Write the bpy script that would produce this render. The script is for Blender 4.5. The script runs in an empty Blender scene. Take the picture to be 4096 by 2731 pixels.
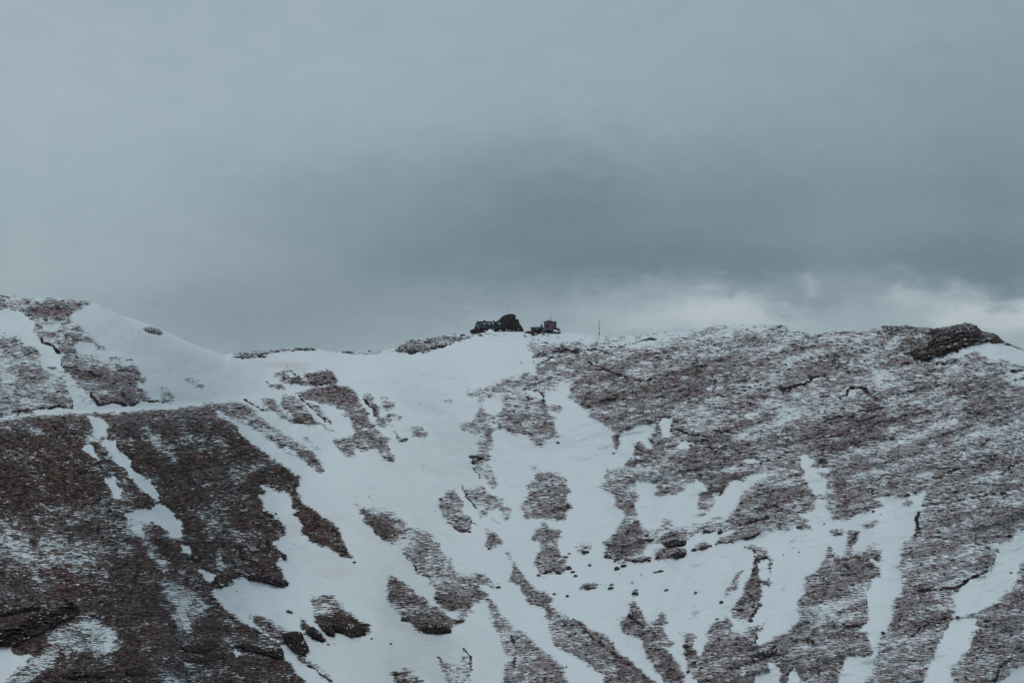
import bpy, bmesh, math, random
import numpy as np
from mathutils import Vector, Matrix, noise as mnoise
R = math.radians
SC = bpy.context.scene
COL = SC.collection

# ------------------------------------------------------------------ camera
LENS = 85.0
FPX = LENS / 36.0 * 4096.0            # focal length in photograph pixels
PITCH = R(1.5)
cam_data = bpy.data.cameras.new("camera")
cam_data.lens = LENS
cam_data.sensor_width = 36.0
cam_data.clip_start = 1.0
cam_data.clip_end = 40000.0
cam = bpy.data.objects.new("camera", cam_data)
cam.location = (0, 0, 0)
cam.rotation_euler = (R(90) + PITCH, 0, 0)
COL.objects.link(cam)
SC.camera = cam
SC.view_settings.view_transform = 'Standard'
SC.view_settings.look = 'None'
SC.view_settings.exposure = 0.0
SC.view_settings.gamma = 1.0
SC.render.film_transparent = False

# ------------------------------------------------------------------ sun (veiled by the overcast)
SUN_EL, SUN_AZ = R(46), R(200)        # azimuth measured clockwise from +Y
sun_data = bpy.data.lights.new("sun", 'SUN')
sun_data.energy = 0.62
sun_data.angle = R(18)
sun_data.color = (1.0, 0.985, 0.97)
sun = bpy.data.objects.new("sun", sun_data)
d = Vector((math.sin(SUN_AZ) * math.cos(SUN_EL), math.cos(SUN_AZ) * math.cos(SUN_EL), math.sin(SUN_EL)))
sun.rotation_euler = d.to_track_quat('Z', 'Y').to_euler()
COL.objects.link(sun)

# ------------------------------------------------------------------ world: nishita sky behind an overcast
world = bpy.data.worlds.new("World")
SC.world = world
world.use_nodes = True
wt = world.node_tree
wt.nodes.clear()

def N(tree, typ, **kw):
    n = tree.nodes.new(typ)
    for k, v in kw.items():
        if k == 'i':
            for key, val in v.items():
                if isinstance(val, bpy.types.NodeSocket):
                    tree.links.new(val, n.inputs[key])
                else:
                    n.inputs[key].default_value = val
        else:
            setattr(n, k, v)
    return n

def M(tree, op, a, b=None, c=None, clamp=False):
    n = tree.nodes.new('ShaderNodeMath')
    n.operation = op
    n.use_clamp = clamp
    for k, v in enumerate((a, b, c)):
        if v is None:
            continue
        if isinstance(v, bpy.types.NodeSocket):
            tree.links.new(v, n.inputs[k])
        else:
            n.inputs[k].default_value = v
    return n.outputs[0]

def srgb(r, g, b):
    f = lambda c: (c / 255.0 / 12.92) if c <= 10 else ((c / 255.0 + 0.055) / 1.055) ** 2.4
    return (f(r), f(g), f(b), 1.0)

def build_world():
    t = wt
    tc = N(t, 'ShaderNodeTexCoord')
    sky = N(t, 'ShaderNodeTexSky')
    sky.sky_type = 'NISHITA'
    sky.sun_disc = False
    sky.sun_elevation = SUN_EL
    sky.sun_rotation = SUN_AZ
    bg1 = N(t, 'ShaderNodeBackground', i={'Color': sky.outputs[0], 'Strength': 0.08})
    # direction of the sky point as azimuth / elevation, in degrees
    sep = N(t, 'ShaderNodeSeparateXYZ', i={0: tc.outputs['Generated']})
    az = M(t, 'MULTIPLY', M(t, 'ARCTAN2', sep.outputs[0], sep.outputs[1]), 57.2958)
    el = M(t, 'MULTIPLY', M(t, 'ARCSINE', sep.outputs[2]), 57.2958)
    v0 = N(t, 'ShaderNodeCombineXYZ', i={0: az, 1: el, 2: 0.0})
    sc = N(t, 'ShaderNodeVectorMath', operation='MULTIPLY', i={0: v0.outputs[0], 1: (0.32, 0.62, 1.0)})
    nz = N(t, 'ShaderNodeTexNoise', i={'Vector': sc.outputs[0], 'Scale': 1.0, 'Detail': 5.0, 'Roughness': 0.52})
    off = N(t, 'ShaderNodeVectorMath', operation='SUBTRACT', i={0: nz.outputs['Color'], 1: (0.5, 0.5, 0.5)})
    off2 = N(t, 'ShaderNodeVectorMath', operation='MULTIPLY', i={0: off.outputs[0], 1: (.8, .35, 0.0)})
    nz2 = N(t, 'ShaderNodeTexNoise', i={'Vector': sc.outputs[0], 'Scale': 4.0, 'Detail': 6.0, 'Roughness': 0.6})
    off3 = N(t, 'ShaderNodeVectorMath', operation='MULTIPLY_ADD', i={0: nz2.outputs['Color'], 1: (1.5, 1.0, 0.0), 2: (-.75, -.5, 0.0)})
    off4 = N(t, 'ShaderNodeVectorMath', operation='ADD', i={0: off2.outputs[0], 1: off3.outputs[0]})
    v = N(t, 'ShaderNodeVectorMath', operation='ADD', i={0: v0.outputs[0], 1: off4.outputs[0]})
    acc = None
    for (ca, ce, sa, se, w) in SKY_BLOBS:
        dv = N(t, 'ShaderNodeVectorMath', operation='MULTIPLY_ADD',
               i={0: v.outputs[0], 1: (1 / sa, 1 / se, 0.0), 2: (-ca / sa, -ce / se, 0.0)})
        dt = N(t, 'ShaderNodeVectorMath', operation='DOT_PRODUCT', i={0: dv.outputs[0], 1: dv.outputs[0]})
        g = M(t, 'POWER', 0.36788, dt.outputs['Value'])
        acc = M(t, 'MULTIPLY_ADD', g, w, acc if acc is not None else SKY_BASE)
    # broad soft mottling of the cloud sheet plus fine wisps
    nf = N(t, 'ShaderNodeTexNoise', i={'Vector': sc.outputs[0], 'Scale': 2.3, 'Detail': 6.0, 'Roughness': 0.6})
    acc = M(t, 'ADD', acc, M(t, 'MULTIPLY', M(t, 'SUBTRACT', nf.outputs['Fac'], 0.5), 0.10))
    # brightening towards the zenith
    zen = M(t, 'MULTIPLY', M(t, 'SMOOTH_MAX', M(t, 'SUBTRACT', sep.outputs[2], 0.22), 0.0, 0.05), ZENITH)
    acc = M(t, 'ADD', acc, zen)
    ramp = N(t, 'ShaderNodeValToRGB', i={0: acc})
    cr = ramp.color_ramp
    cr.elements[0].position = 0.0
    cr.elements[0].color = srgb(92, 110, 121)
    cr.elements[1].position = 1.0
    cr.elements[1].color = srgb(232, 234, 236)
    for p, c in ((0.2, (111, 130, 141)), (0.4, (136, 153, 165)), (0.55, (156, 173, 181)), (0.66, (175, 186, 193))):
        e = cr.elements.new(p)
        e.color = srgb(*c)
    bg2 = N(t, 'ShaderNodeBackground', i={'Color': ramp.outputs[0], 'Strength': CLOUD_STRENGTH})
    mx = N(t, 'ShaderNodeMixShader', i={0: 0.94, 1: bg1.outputs[0], 2: bg2.outputs[0]})
    out = N(t, 'ShaderNodeOutputWorld', i={0: mx.outputs[0]})

SKY_BASE = 0.5
ZENITH = 0.16
CLOUD_STRENGTH = 1.0
SKY_BLOBS = []
SKY_BLOBS = [(-12.00,9.33,4.60,2.60,0.066), (-3.89,9.51,4.60,2.60,0.039), (4.38,9.51,4.60,2.60,0.010), (12.00,9.33,4.60,2.60,-0.043), (-11.99,6.54,3.60,2.00,0.055), (-5.94,6.65,3.60,2.00,0.030), (0.25,6.69,3.60,2.00,-0.002), (6.43,6.64,3.60,2.00,-0.046), (11.99,6.54,3.60,2.00,-0.105), (-9.48,4.57,3.20,1.50,0.006), (-4.39,4.62,3.20,1.50,-0.113), (0.76,4.63,3.20,1.50,-0.265), (5.91,4.61,3.20,1.50,-0.188), (11.46,4.54,3.20,1.50,-0.192), (-10.98,3.13,2.20,0.95,0.018), (-5.93,3.17,2.20,0.95,-0.016), (-2.33,3.19,2.20,0.95,-0.148), (0.76,3.19,2.20,0.95,-0.077), (4.37,3.18,2.20,0.95,-0.143), (7.44,3.16,2.20,0.95,-0.056), (10.96,3.13,2.20,0.95,-0.106), (-5.93,2.05,3.50,1.00,-0.152), (-1.30,3.40,2.00,0.50,-0.015), (2.31,3.39,2.00,0.50,-0.118), (5.91,3.38,2.00,0.50,-0.081), (9.46,3.35,2.00,0.50,-0.110), (12.44,3.32,2.00,0.50,-0.127), (-1.82,2.86,0.85,0.33,0.009), (-0.58,2.86,0.85,0.33,-0.021), (0.66,2.86,0.85,0.33,-0.049), (1.90,2.86,0.85,0.33,-0.005), (3.14,2.86,0.85,0.33,0.049), (4.37,2.85,0.85,0.33,0.077), (5.60,2.85,0.85,0.33,-0.025), (6.82,2.84,0.85,0.33,0.027), (8.04,2.83,0.85,0.33,-0.008), (9.25,2.82,0.85,0.33,0.012), (10.46,2.81,0.85,0.33,-0.013), (11.65,2.80,0.85,0.33,-0.167), (12.83,2.79,0.85,0.33,0.179), (-1.82,2.47,0.85,0.30,-0.004), (-0.58,2.47,0.85,0.30,-0.018), (0.66,2.47,0.85,0.30,-0.030), (1.90,2.47,0.85,0.30,0.056), (3.14,2.47,0.85,0.30,-0.010), (4.37,2.46,0.85,0.30,0.150), (5.60,2.46,0.85,0.30,0.171), (6.82,2.45,0.85,0.30,-0.149), (8.04,2.45,0.85,0.30,-0.017), (9.25,2.44,0.85,0.30,0.108), (10.46,2.43,0.85,0.30,0.064), (11.65,2.42,0.85,0.30,-0.159), (12.83,2.41,0.85,0.30,0.735), (-1.82,2.06,0.85,0.36,-0.036), (-0.58,2.06,0.85,0.36,0.028), (0.66,2.06,0.85,0.36,-0.019), (1.90,2.06,0.85,0.36,0.018), (3.14,2.05,0.85,0.36,0.132), (4.37,2.05,0.85,0.36,0.153), (5.60,2.05,0.85,0.36,0.143), (6.82,2.04,0.85,0.36,0.050), (8.04,2.04,0.85,0.36,-0.003), (9.25,2.03,0.85,0.36,0.002), (10.45,2.02,0.85,0.36,0.190), (11.65,2.01,0.85,0.36,0.153), (12.83,2.01,0.85,0.36,0.204), (9.30,2.62,0.40,0.20,0.084), (7.11,2.76,0.30,0.35,0.149)]
build_world()

# ------------------------------------------------------------------ tagging helpers
def tag(o, label=None, cat=None, group=None, kind=None):
    if label: o["label"] = label
    if cat: o["category"] = cat
    if group: o["group"] = group
    if kind: o["kind"] = kind
    return o

def empty(name, loc, rz=0.0):
    o = bpy.data.objects.new(name, None)
    o.empty_display_size = 0.5
    o.location = loc
    o.rotation_euler = (0, 0, rz)
    COL.objects.link(o)
    return o

def link_bm(name, bm, mat, parent=None, smooth=False):
    me = bpy.data.meshes.new(name)
    bm.normal_update()
    bm.to_mesh(me)
    bm.free()
    if mat: me.materials.append(mat)
    if smooth:
        me.polygons.foreach_set('use_smooth', [True] * len(me.polygons))
    o = bpy.data.objects.new(name, me)
    COL.objects.link(o)
    if parent: o.parent = parent
    return o

# ------------------------------------------------------------------ numpy noise
_rng = np.random.RandomState(7)
_TAB = _rng.rand(256, 256)

def vnoise(x, y, seed=0):
    x = np.asarray(x, float) + seed * 17.37
    y = np.asarray(y, float) + seed * 31.71
    xi = np.floor(x).astype(int); yi = np.floor(y).astype(int)
    fx = x - xi; fy = y - yi
    fx = fx * fx * (3 - 2 * fx); fy = fy * fy * (3 - 2 * fy)
    a = _TAB[yi & 255, xi & 255]; b = _TAB[yi & 255, (xi + 1) & 255]
    c = _TAB[(yi + 1) & 255, xi & 255]; e = _TAB[(yi + 1) & 255, (xi + 1) & 255]
    return (a + (b - a) * fx) * (1 - fy) + (c + (e - c) * fx) * fy

def fbm(x, y, seed=0, octs=4, gain=0.5):
    s = 0; amp = 1; tot = 0
    for k in range(octs):
        s = s + amp * vnoise(x * 2 ** k, y * 2 ** k, seed + k * 3)
        tot += amp; amp *= gain
    return s / tot

def blur(a, s):
    """three box passes, about a gaussian of sigma s cells"""
    r = max(1, int(round(s)))
    for _ in range(2):
        for ax in (0, 1):
            pad = [(0, 0), (0, 0)]; pad[ax] = (r + 1, r)
            c = np.cumsum(np.pad(a, pad, mode='edge'), axis=ax)
            n = a.shape[ax]
            hi = np.take(c, np.arange(2 * r + 1, 2 * r + 1 + n), axis=ax)
            lo = np.take(c, np.arange(0, n), axis=ax)
            a = (hi - lo) / (2 * r + 1)
    return a
# ------------------------------------------------------------------ the survey of the mountainside
# Outlines of turf, rock and snow fields as surveyed from the photograph, tile number then x,y pairs.
TILE = {1: (0, 1100, 1.9219), 2: (1024, 1100, 1.9219), 3: (2048, 1100, 1.9219), 4: (3072, 1100, 1.9219),
        5: (0, 1916, 1.9238), 6: (1024, 1916, 1.9238), 7: (2048, 1916, 1.9238), 8: (3072, 1916, 1.9238)}

def TP(t, x, y):
    ox, oy, s = TILE[t]
    return (ox + x / s, oy + y / s)

def pts(s):
    t = 1; out = []
    for tok in s.split():
        if ',' in tok:
            x, y = tok.split(',')
            out.append(TP(t, float(x), float(y)))
        else:
            t = int(tok)
    return np.array(out)

SKYLINE = np.array([(-2600, 1040), (-1200, 1100), (-500, 1150), (-150, 1176), (0, 1179), (26, 1185), (55, 1192), (104, 1193), (151, 1192), (182, 1187), (250, 1189),
 (291, 1196), (364, 1208), (406, 1222), (442, 1239), (489, 1261), (546, 1280), (609, 1299), (666, 1324), (728, 1356),
 (780, 1378), (832, 1399), (900, 1420), (912, 1415), (926, 1410), (963, 1410), (999, 1403), (1024, 1402), (1076, 1401), (1128, 1395),
 (1175, 1389), (1263, 1391), (1295, 1402), (1347, 1408), (1388, 1408), (1440, 1411), (1477, 1405), (1523, 1404), (1549, 1398),
 (1591, 1386), (1622, 1368), (1654, 1356), (1700, 1350), (1768, 1343), (1825, 1338), (1877, 1334), (1909, 1331), (1992, 1327),
 (2048, 1326), (2100, 1327), (2160, 1330), (2240, 1331), (2272, 1330), (2339, 1334), (2402, 1344), (2438, 1349), (2495, 1342), (2568, 1337),
 (2646, 1331), (2724, 1326), (2787, 1314), (2860, 1304), (2932, 1300), (3037, 1298), (3072, 1297), (3129, 1300), (3166, 1312),
 (3202, 1326), (3244, 1337), (3280, 1336), (3316, 1327), (3363, 1324), (3436, 1324), (3509, 1312), (3535, 1302), (3580, 1304), (3623, 1299),
 (3660, 1308), (3712, 1310), (3738, 1312), (3800, 1304), (3868, 1291), (3889, 1295), (3915, 1311), (3925, 1324), (3956, 1329),
 (3988, 1338), (4008, 1360), (4045, 1378), (4096, 1399), (4300, 1470), (4800, 1560), (5600, 1500), (6800, 1350)], float)

# (cover, softness px, outline)  painted in order; cover 0 = unbroken snow, 1 = bare turf
FIELDS = [
 (.60, 8, "1 -300,120 0,150 105,165 350,160 480,165 690,200 640,255 560,290 530,320 560,350 620,390 690,440 710,480 760,520 800,560 830,590 740,565 700,530 640,515 600,505 570,525 570,560 620,600 560,615 480,610 440,560 400,540 350,525 320,490 280,465 250,410 265,370 250,345 200,305 150,280 100,265 0,258 -300,240"),
 (.15, 8, "1 205,185 300,180 330,200 230,212"),
 (.85, 30, "1 230,230 380,215 500,240 510,290 440,350 340,340 250,310"),
 (.12, 8, "1 340,390 420,380 470,400 430,440 350,430"),
 (.85, 12, "1 490,480 560,455 660,460 700,490 560,505 500,500"),
 (.62, 7, "1 -400,420 0,450 60,435 110,450 160,490 230,540 290,580 300,610 350,630 320,700 420,720 470,770 500,800 520,860 540,940 565,1000 555,1025 430,1022 350,1025 290,1050 240,1070 120,1085 0,1100 -300,1130"),
 (.25, 12, "1 0,650 60,660 120,800 90,900 0,860"), (.2, 14, "1 130,940 330,960 380,1000 200,1010"), (.25, 10, "1 330,710 440,740 470,790 380,770"),
 (.68, 6, "1 470,640 500,612 600,618 760,628 890,635 1020,655 1060,700 1070,740 1100,780 1150,795 1150,825 1060,835 1060,870 1100,880 1160,930 1165,965 1100,965 1040,995 940,995 870,975 800,990 740,1005 700,985 700,930 640,880 580,830 545,780 500,720 475,690"),
 (.25, 8, "1 700,632 800,640 860,670 780,660"), (.2, 10, "1 900,650 1000,665 1000,700 930,690"),
 (.35, 6, "1 470,700 540,780 560,830 640,890 690,950 700,1000 650,990 600,940 560,880 510,830 500,790 450,740"),
 (.42, 7, "1 1215,840 1260,850 1330,890 1310,905 1385,940 1330,945 1340,972 1300,985 1220,960 1230,910 1220,880"),
 (.95, 3, "1 1100,402 1150,395 1210,410 1250,445 1230,455 1180,455 1120,435"),
 (.48, 5, "1 1395,785 1450,790 1520,810 1580,845 1590,880 1550,875 1480,840 1410,800"),
 (.35, 5, "1 1340,640 1360,640 1388,665 1370,662"), (.33, 5, "1 1600,770 1625,772 1668,810 1645,806"), (.33, 5, "1 1718,812 1745,820 1808,862 1760,850"),
 (.32, 5, "1 1380,745 1400,750 1420,765 1390,765"), (.25, 5, "1 1620,912 1690,900 1700,915 1630,922"),
 # the long dark slope below the path
 (.86, 5, "1 -600,1170 0,1122 230,1087 420,1072 740,1057 900,1052 1100,1042 1300,1022 1500,992 1600,980 1650,1035 1700,1090 1780,1130 1840,1200 1870,1230 1968,1310 2 100,1380 200,1450 300,1520 345,1568 6 360,5 270,12 265,45 240,70 190,100 130,80 60,45 20,30 60,90 65,105 20,130 55,190 60,235 100,240 140,290 200,320 235,370 230,420 180,460 130,490 160,520 190,560 235,600 235,625 180,600 150,640 200,700 245,780 250,815 150,830 100,800 0,785 5 1900,765 1860,760 1800,770 1810,810 1720,830 1620,855 1700,960 1800,1040 1900,1110 1968,1150 6 130,1230 200,1280 220,1340 225,1390 270,1400 290,1460 330,1500 395,1550 600,1900 5 -600,2300"),
 (0, 3, "1 675,1082 720,1085 790,1110 830,1145 820,1200 825,1245 770,1248 720,1235 715,1180 700,1130"),
 (0, 3, "1 770,1290 800,1265 850,1262 890,1275 910,1320 930,1365 970,1375 1000,1420 1020,1480 1060,1520 1105,1530 1115,1568 5 1150,0 1230,110 1225,165 1190,150 1080,60 1020,0 1 1000,1568 960,1490 870,1420 840,1350 810,1320"),
 (0, 3, "1 635,1310 650,1300 710,1310 720,1350 740,1390 770,1410 770,1430 720,1400 670,1365 640,1340"),
 (0, 3, "5 810,0 1 825,1550 870,1545 885,1568 5 925,80 930,140 900,155 860,110 835,50"),
 (0, 3, "5 955,280 1060,230 1170,230 1200,190 1230,185 1300,230 1350,280 1400,330 1410,400 1390,450 1340,450 1290,400 1240,360 1200,325 1100,320 1000,318"),
 (.02, 4, "5 1010,385 1030,355 1100,350 1085,400 1040,410"),
 (.5, 14, "5 1030,400 1090,400 1150,500 1220,600 1320,670 1260,690 1170,600 1100,480"),
 (0, 3, "5 1395,510 1440,505 1460,540 1455,595 1420,570"),
 (0, 3, "5 1515,685 1560,685 1600,720 1660,740 1640,795 1590,780 1560,740"),
 (.50, 14, "5 1230,780 1450,830 1550,900 1600,1000 1550,1100 1450,1180 1350,1100 1340,980 1280,880"),
 (.48, 10, "5 340,1170 500,1130 640,1080 780,1110 900,1170 920,1220 980,1240 900,1330 790,1330 640,1330 560,1330 440,1360 400,1450 300,1500 200,1568 30,1568 100,1450 250,1365 380,1290"),
 (0, 2, "5 -300,1300 0,1290 85,1270 95,1320 150,1355 220,1350 250,1365 190,1410 110,1450 60,1510 30,1568 0,1700 -300,1700"),
 (.05, 4, "5 1405,1403 1500,1415 1530,1440 1440,1430"), (.03, 3, "5 1800,1345 1815,1310 1860,1360 1820,1360"),
 # dark strip right of the spur
 (.92, 4, "6 190,20 330,20 330,130 360,190 430,220 480,260 560,310 620,350 655,385 665,460 690,500 720,550 748,600 660,595 600,560 590,530 530,520 450,490 400,480 385,440 345,420 340,370 330,330 330,280 280,260 270,180 250,130"),
 (.35, 6, "6 250,450 290,455 315,500 290,505 255,480"),
 (.72, 5, "6 -60,1040 0,1030 100,1080 180,1130 260,1160 340,1170 370,1220 410,1300 400,1330 370,1310 400,1370 300,1330 250,1290 200,1270 130,1230 20,1130"),
 (.62, 6, "1 1500,990 1700,957 1850,952 1900,990 1968,1050 2 60,1110 130,1150 200,1200 330,1260 400,1330 470,1380 510,1440 525,1485 515,1530 470,1500 430,1470 370,1430 270,1400 230,1370 170,1320 60,1230 0,1190 1 1900,1160 1850,1130 1780,1110 1700,1060 1640,1035"),
 (.85, 18, "2 280,1330 400,1350 480,1400 515,1480 510,1520 440,1460 350,1410 290,1370"),
 (0, 4, "2 190,1315 240,1325 290,1365 290,1395 230,1360"),
 (.45, 5, "2 320,1228 400,1250 450,1300 520,1350 460,1338 400,1290"),
 (.48, 6, "2 10,955 100,930 150,960 200,1020 230,1080 300,1135 200,1100 130,1050 60,1010"),
 (.62, 5, "2 180,925 260,912 330,960 380,1010 440,1080 480,1120 550,1170 620,1220 640,1245 560,1200 490,1140 440,1165 370,1140 310,1130 260,1080 200,1010 180,960"),
 (.52, 5, "2 330,930 400,970 470,1000 520,1060 570,1100 580,1145 520,1110 450,1050 380,990"),
 (.60, 7, "2 480,990 600,990 760,980 830,990 860,1050 875,1120 930,1170 960,1220 1030,1245 1010,1290 1030,1340 1060,1380 1095,1445 1040,1442 960,1380 920,1340 850,1370 790,1330 740,1310 785,1400 700,1395 640,1350 590,1290 595,1250 650,1240 740,1240 770,1210 740,1180 740,1130 680,1090 640,1075 690,1050 640,1040 600,1010 520,1000"),
 (.88, 5, "2 260,912 420,870 560,850 710,850 770,910 800,960 750,1000 680,1000 600,995 480,990 400,960 330,925"),
 (.68, 5, "2 810,900 860,900 900,940 930,1000 950,1040 940,1090 980,1100 1000,1150 960,1170 910,1120 900,1060 870,1010 840,960"),
 (0, 3, "2 860,1040 885,1040 905,1100 895,1125 875,1100"),
 (.50, 7, "2 950,940 1000,940 1050,970 1070,1020 1000,1040 950,1020"),
 (.68, 4, "2 1000,1065 1080,1072 1140,1105 1050,1090 1050,1140 1080,1190 1110,1240 1165,1250 1140,1285 1100,1280 1070,1220 1040,1160 1000,1110"),
 (.52, 6, "2 1160,1165 1240,1160 1290,1180 1335,1210 1310,1250 1260,1260 1200,1240 1190,1200"),
 (.33, 6, "2 1200,965 1275,962 1260,992 1210,990"), (.62, 4, "2 1420,915 1440,920 1470,960 1530,975 1520,1000 1470,980 1430,950"),
 (.3, 5, "2 1525,925 1575,918 1570,930"), (.5, 5, "2 1075,1325 1110,1335 1105,1345"),
 (.68, 4, "2 130,750 200,725 260,710 330,740 420,745 470,735 550,725 600,760 630,800 635,840 560,855 500,850 440,860 330,850 220,830 160,815 200,780 140,780"),
 (.12, 4, "2 230,735 330,740 380,760 370,790 240,770"),
 (.95, 5, "2 390,755 470,738 550,727 610,765 625,830 500,825 420,790"),
 (.42, 5, "2 80,820 130,830 190,835 235,860 210,880 100,860"),
 # rocky crest of the saddle
 (.70, 3, "1 1735,600 1850,585 1920,575 2 0,572 100,568 200,558 290,545 460,550 500,572 440,580 300,585 200,590 90,600 80,620 30,630 1 1968,632 1870,645 1800,630"),
 (.85, 3, "2 620,585 700,580 760,590 870,570 960,575 970,598 850,606 720,602"),
 (.68, 4, "2 970,590 1060,560 1110,525 1150,505 1210,480 1330,470 1430,458 1540,445 1640,440 1675,480 1590,500 1500,520 1410,560 1290,598 1160,590 1060,595"),
 (.22, 6, "2 1660,440 1760,430 1968,415 3 60,420 180,430 370,440 460,450 430,500 560,505 500,540 300,560 180,560 130,520 60,480 0,470 2 1860,470 1700,470"),
 # the broad right-hand slope
 (.53, 6, "3 700,455 860,440 1000,430 1150,420 1300,410 1560,370 1968,350 4 330,420 560,400 850,380 1060,360 1400,370 1550,340 1650,400 1820,490 1968,550 4 3500,900 8 3500,2500 700,1800 740,1568 830,1440 800,1410 830,1350 860,1270 890,1180 920,1130 970,1030 945,970 980,910 1040,860 1020,800 1020,710 970,680 1020,620 1010,560 1060,470 1100,440 1130,380 1130,300 1160,250 1230,210 1190,200 1190,150 1220,85 1040,150 940,140 880,130 850,160 900,190 900,210 800,240 700,265 635,290 550,325 500,310 490,260 440,240 440,145 350,170 360,230 300,250 250,280 320,340 335,390 260,395 240,360 160,350 150,390 60,380 0,425 7 1968,400 1920,420 1830,465 1750,470 1640,500 1550,490 1600,450 1700,400 1660,385 1600,425 1570,395 1420,430 1340,480 1300,500 1210,520 1150,500 1110,470 1060,490 1020,540 1020,590 1070,600 1080,630 1000,640 900,640 820,650 800,600 710,590 720,520 680,490 750,450 800,380 850,300 860,240 800,200 780,140 720,80 630,70 720,0 3 690,1545 700,1500 860,1480 870,1440 930,1380 940,1330 920,1270 1000,1290 1060,1325 1110,1300 1040,1280 1050,1245 1090,1210 1100,1150 1050,1140 960,1160 930,1190 820,1210 740,1195 740,1170 620,1175 720,1150 690,1120 600,1100 570,1050 530,1010 480,960 410,940 460,910 430,850 400,820 350,860 350,900 240,900 280,920 250,960 270,1010 340,1000 400,1010 400,1040 290,1080 330,1100 340,1180 380,1230 270,1270 230,1330 160,1300 110,1235 0,1215 2 1930,1190 1880,1185 1830,1195 1800,1240 1840,1280 1830,1330 1810,1400 1780,1450 1840,1510 1850,1568 6 1870,60 1850,100 1790,50 1745,0 2 1730,1568 1700,1530 1670,1490 1670,1430 1650,1380 1710,1340 1690,1290 1700,1240 1650,1220 1610,1190 1550,1200 1560,1150 1640,1130 1690,1080 1700,1030 1680,980 1700,930 1620,940 1600,900 1590,865 1640,860 1700,880 1780,860 1830,850 1820,820 1880,800 1940,780 3 0,765 100,755 200,770 190,720 180,680 280,635 180,632 170,610 130,570 110,530 250,540 420,520 560,505"),
 (.28, 20, "3 560,460 1150,430 1560,385 1968,370 1968,430 1500,480 1200,560 800,540 500,530"),
 (.40, 30, "4 0,400 560,440 900,410 960,560 500,640 0,700"), (.42, 30, "4 850,800 1400,780 1400,1000 900,1000"),
 (.75, 30, "3 560,640 760,740 1000,820 1300,820 1500,860 1500,960 1100,1050 800,1050 560,960 420,800 440,680"),
 (.72, 30, "3 1200,540 1600,560 1968,600 1968,800 1600,740 1250,700"),
 (.80, 14, "3 230,570 400,560 560,570 480,600 380,630 180,630"),
 (0, 3, "2 1760,935 1870,950 1905,990 1890,1040 1830,1075 1770,1060 1740,1000 1755,960"), (0, 3, "2 1800,1135 1870,1150 1870,1170 1820,1165"),
 (.05, 3, "3 115,880 160,880 215,900 235,940 230,965 180,940 125,900"),
 (.08, 5, "3 970,665 1030,655 1085,665 1060,690 1000,685"), (.1, 5, "3 1060,750 1090,740 1100,765 1060,770"),
 (0, 4, "3 1150,1105 1200,1095 1230,1130 1210,1180 1230,1250 1180,1240 1160,1200 1120,1160"),
 (0, 3, "3 1280,1330 1300,1290 1330,1270 1375,1290 1370,1320 1340,1335"),
 (0, 3, "3 1765,1425 1850,1405 1890,1445 1800,1440"), (.1, 4, "3 1730,1240 1900,1222 1900,1240 1740,1250"), (.02, 4, "3 1780,1568 1880,1528 1968,1530 1900,1590"),
 (.2, 16, "3 1760,1060 1900,1060 1940,1110 1780,1110"), (.6, 5, "3 790,1210 840,1210 830,1290 810,1345 790,1330 780,1260"),
 (.30, 30, "4 0,740 330,670 600,620 740,560 900,520 850,600 560,690 330,730 0,800"),
 (.25, 25, "4 450,440 560,470 520,540 420,500"), (.25, 18, "4 960,450 1040,450 1010,570 900,620 900,560"),
 (.28, 20, "4 850,700 940,700 900,850 830,900 820,780"), (.35, 18, "4 60,1000 250,1000 230,1080 100,1180 30,1150"),
 (.70, 30, "4 1500,800 1968,850 1968,1060 1500,1010"), (.78, 40, "4 350,1150 700,1080 900,1060 900,1200 620,1300 420,1400 330,1300"),
 (.70, 30, "4 1100,1380 1600,1300 1968,1280 1968,1420 1300,1520"), (.62, 40, "4 0,620 500,520 800,560 600,720 300,780 0,860"),
 (.25, 10, "4 1810,800 1870,850 1968,860 1968,700 1850,690"), (.3, 12, "4 1420,670 1490,680 1500,740 1400,760 1400,700"),
 (.25, 16, "4 1330,790 1400,770 1370,800 1290,820"), (.3, 18, "4 1560,1190 1700,1120 1700,1160 1600,1230"), (.3, 16, "4 1220,1300 1280,1260 1290,1360 1230,1340"),
 (.28, 18, "4 930,1150 1000,1160 980,1200 900,1190"), (.3, 12, "4 600,900 700,880 770,930 750,970 640,950"), (.32, 16, "4 820,1060 900,1030 1060,1050 1000,1090"),
 (0, 4, "4 1240,648 1400,605 1470,565 1560,535 1700,520 1800,517 1870,540 1968,580 3500,900 3500,1000 1968,690 1870,670 1830,655 1700,650 1640,610 1580,580 1520,600 1500,630 1400,640 1280,660"),
 (0, 3, "4 250,1385 300,1380 350,1430 310,1480 440,1470 480,1500 460,1520 380,1510 450,1568 8 440,60 430,100 380,125 340,110 320,60 300,0 4 290,1500"),
 (.85, 12, "8 520,0 640,0 660,90 620,260 560,300 520,200 510,90"), (.85, 14, "8 0,60 300,60 300,120 210,160 190,260 60,300 0,220"),
 (.93, 10, "4 1060,610 1150,570 1230,500 1240,440 1300,412 1450,385 1530,370 1590,390 1640,430 1760,460 1800,510 1700,518 1560,528 1450,565 1350,605 1220,650 1140,638"),
 # snow bowls cut into the right-hand slope
 (0, 4, "7 970,0 1100,50 1100,130 1210,120 1300,100 1380,30 1440,0 1830,0 1840,40 1760,130 1730,220 1670,270 1650,300 1560,290 1480,330 1400,330 1390,350 1290,360 1180,290 1140,360 1070,390 1020,370 960,260 940,180 990,130 960,40"),
 (.75, 4, "3 1400,1530 1750,1530 7 1700,5 1650,70 1600,120 1530,115 1500,80 1450,20"), (.58, 5, "7 1450,90 1530,110 1560,150 1585,185 1520,230 1425,235 1440,150"),
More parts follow.
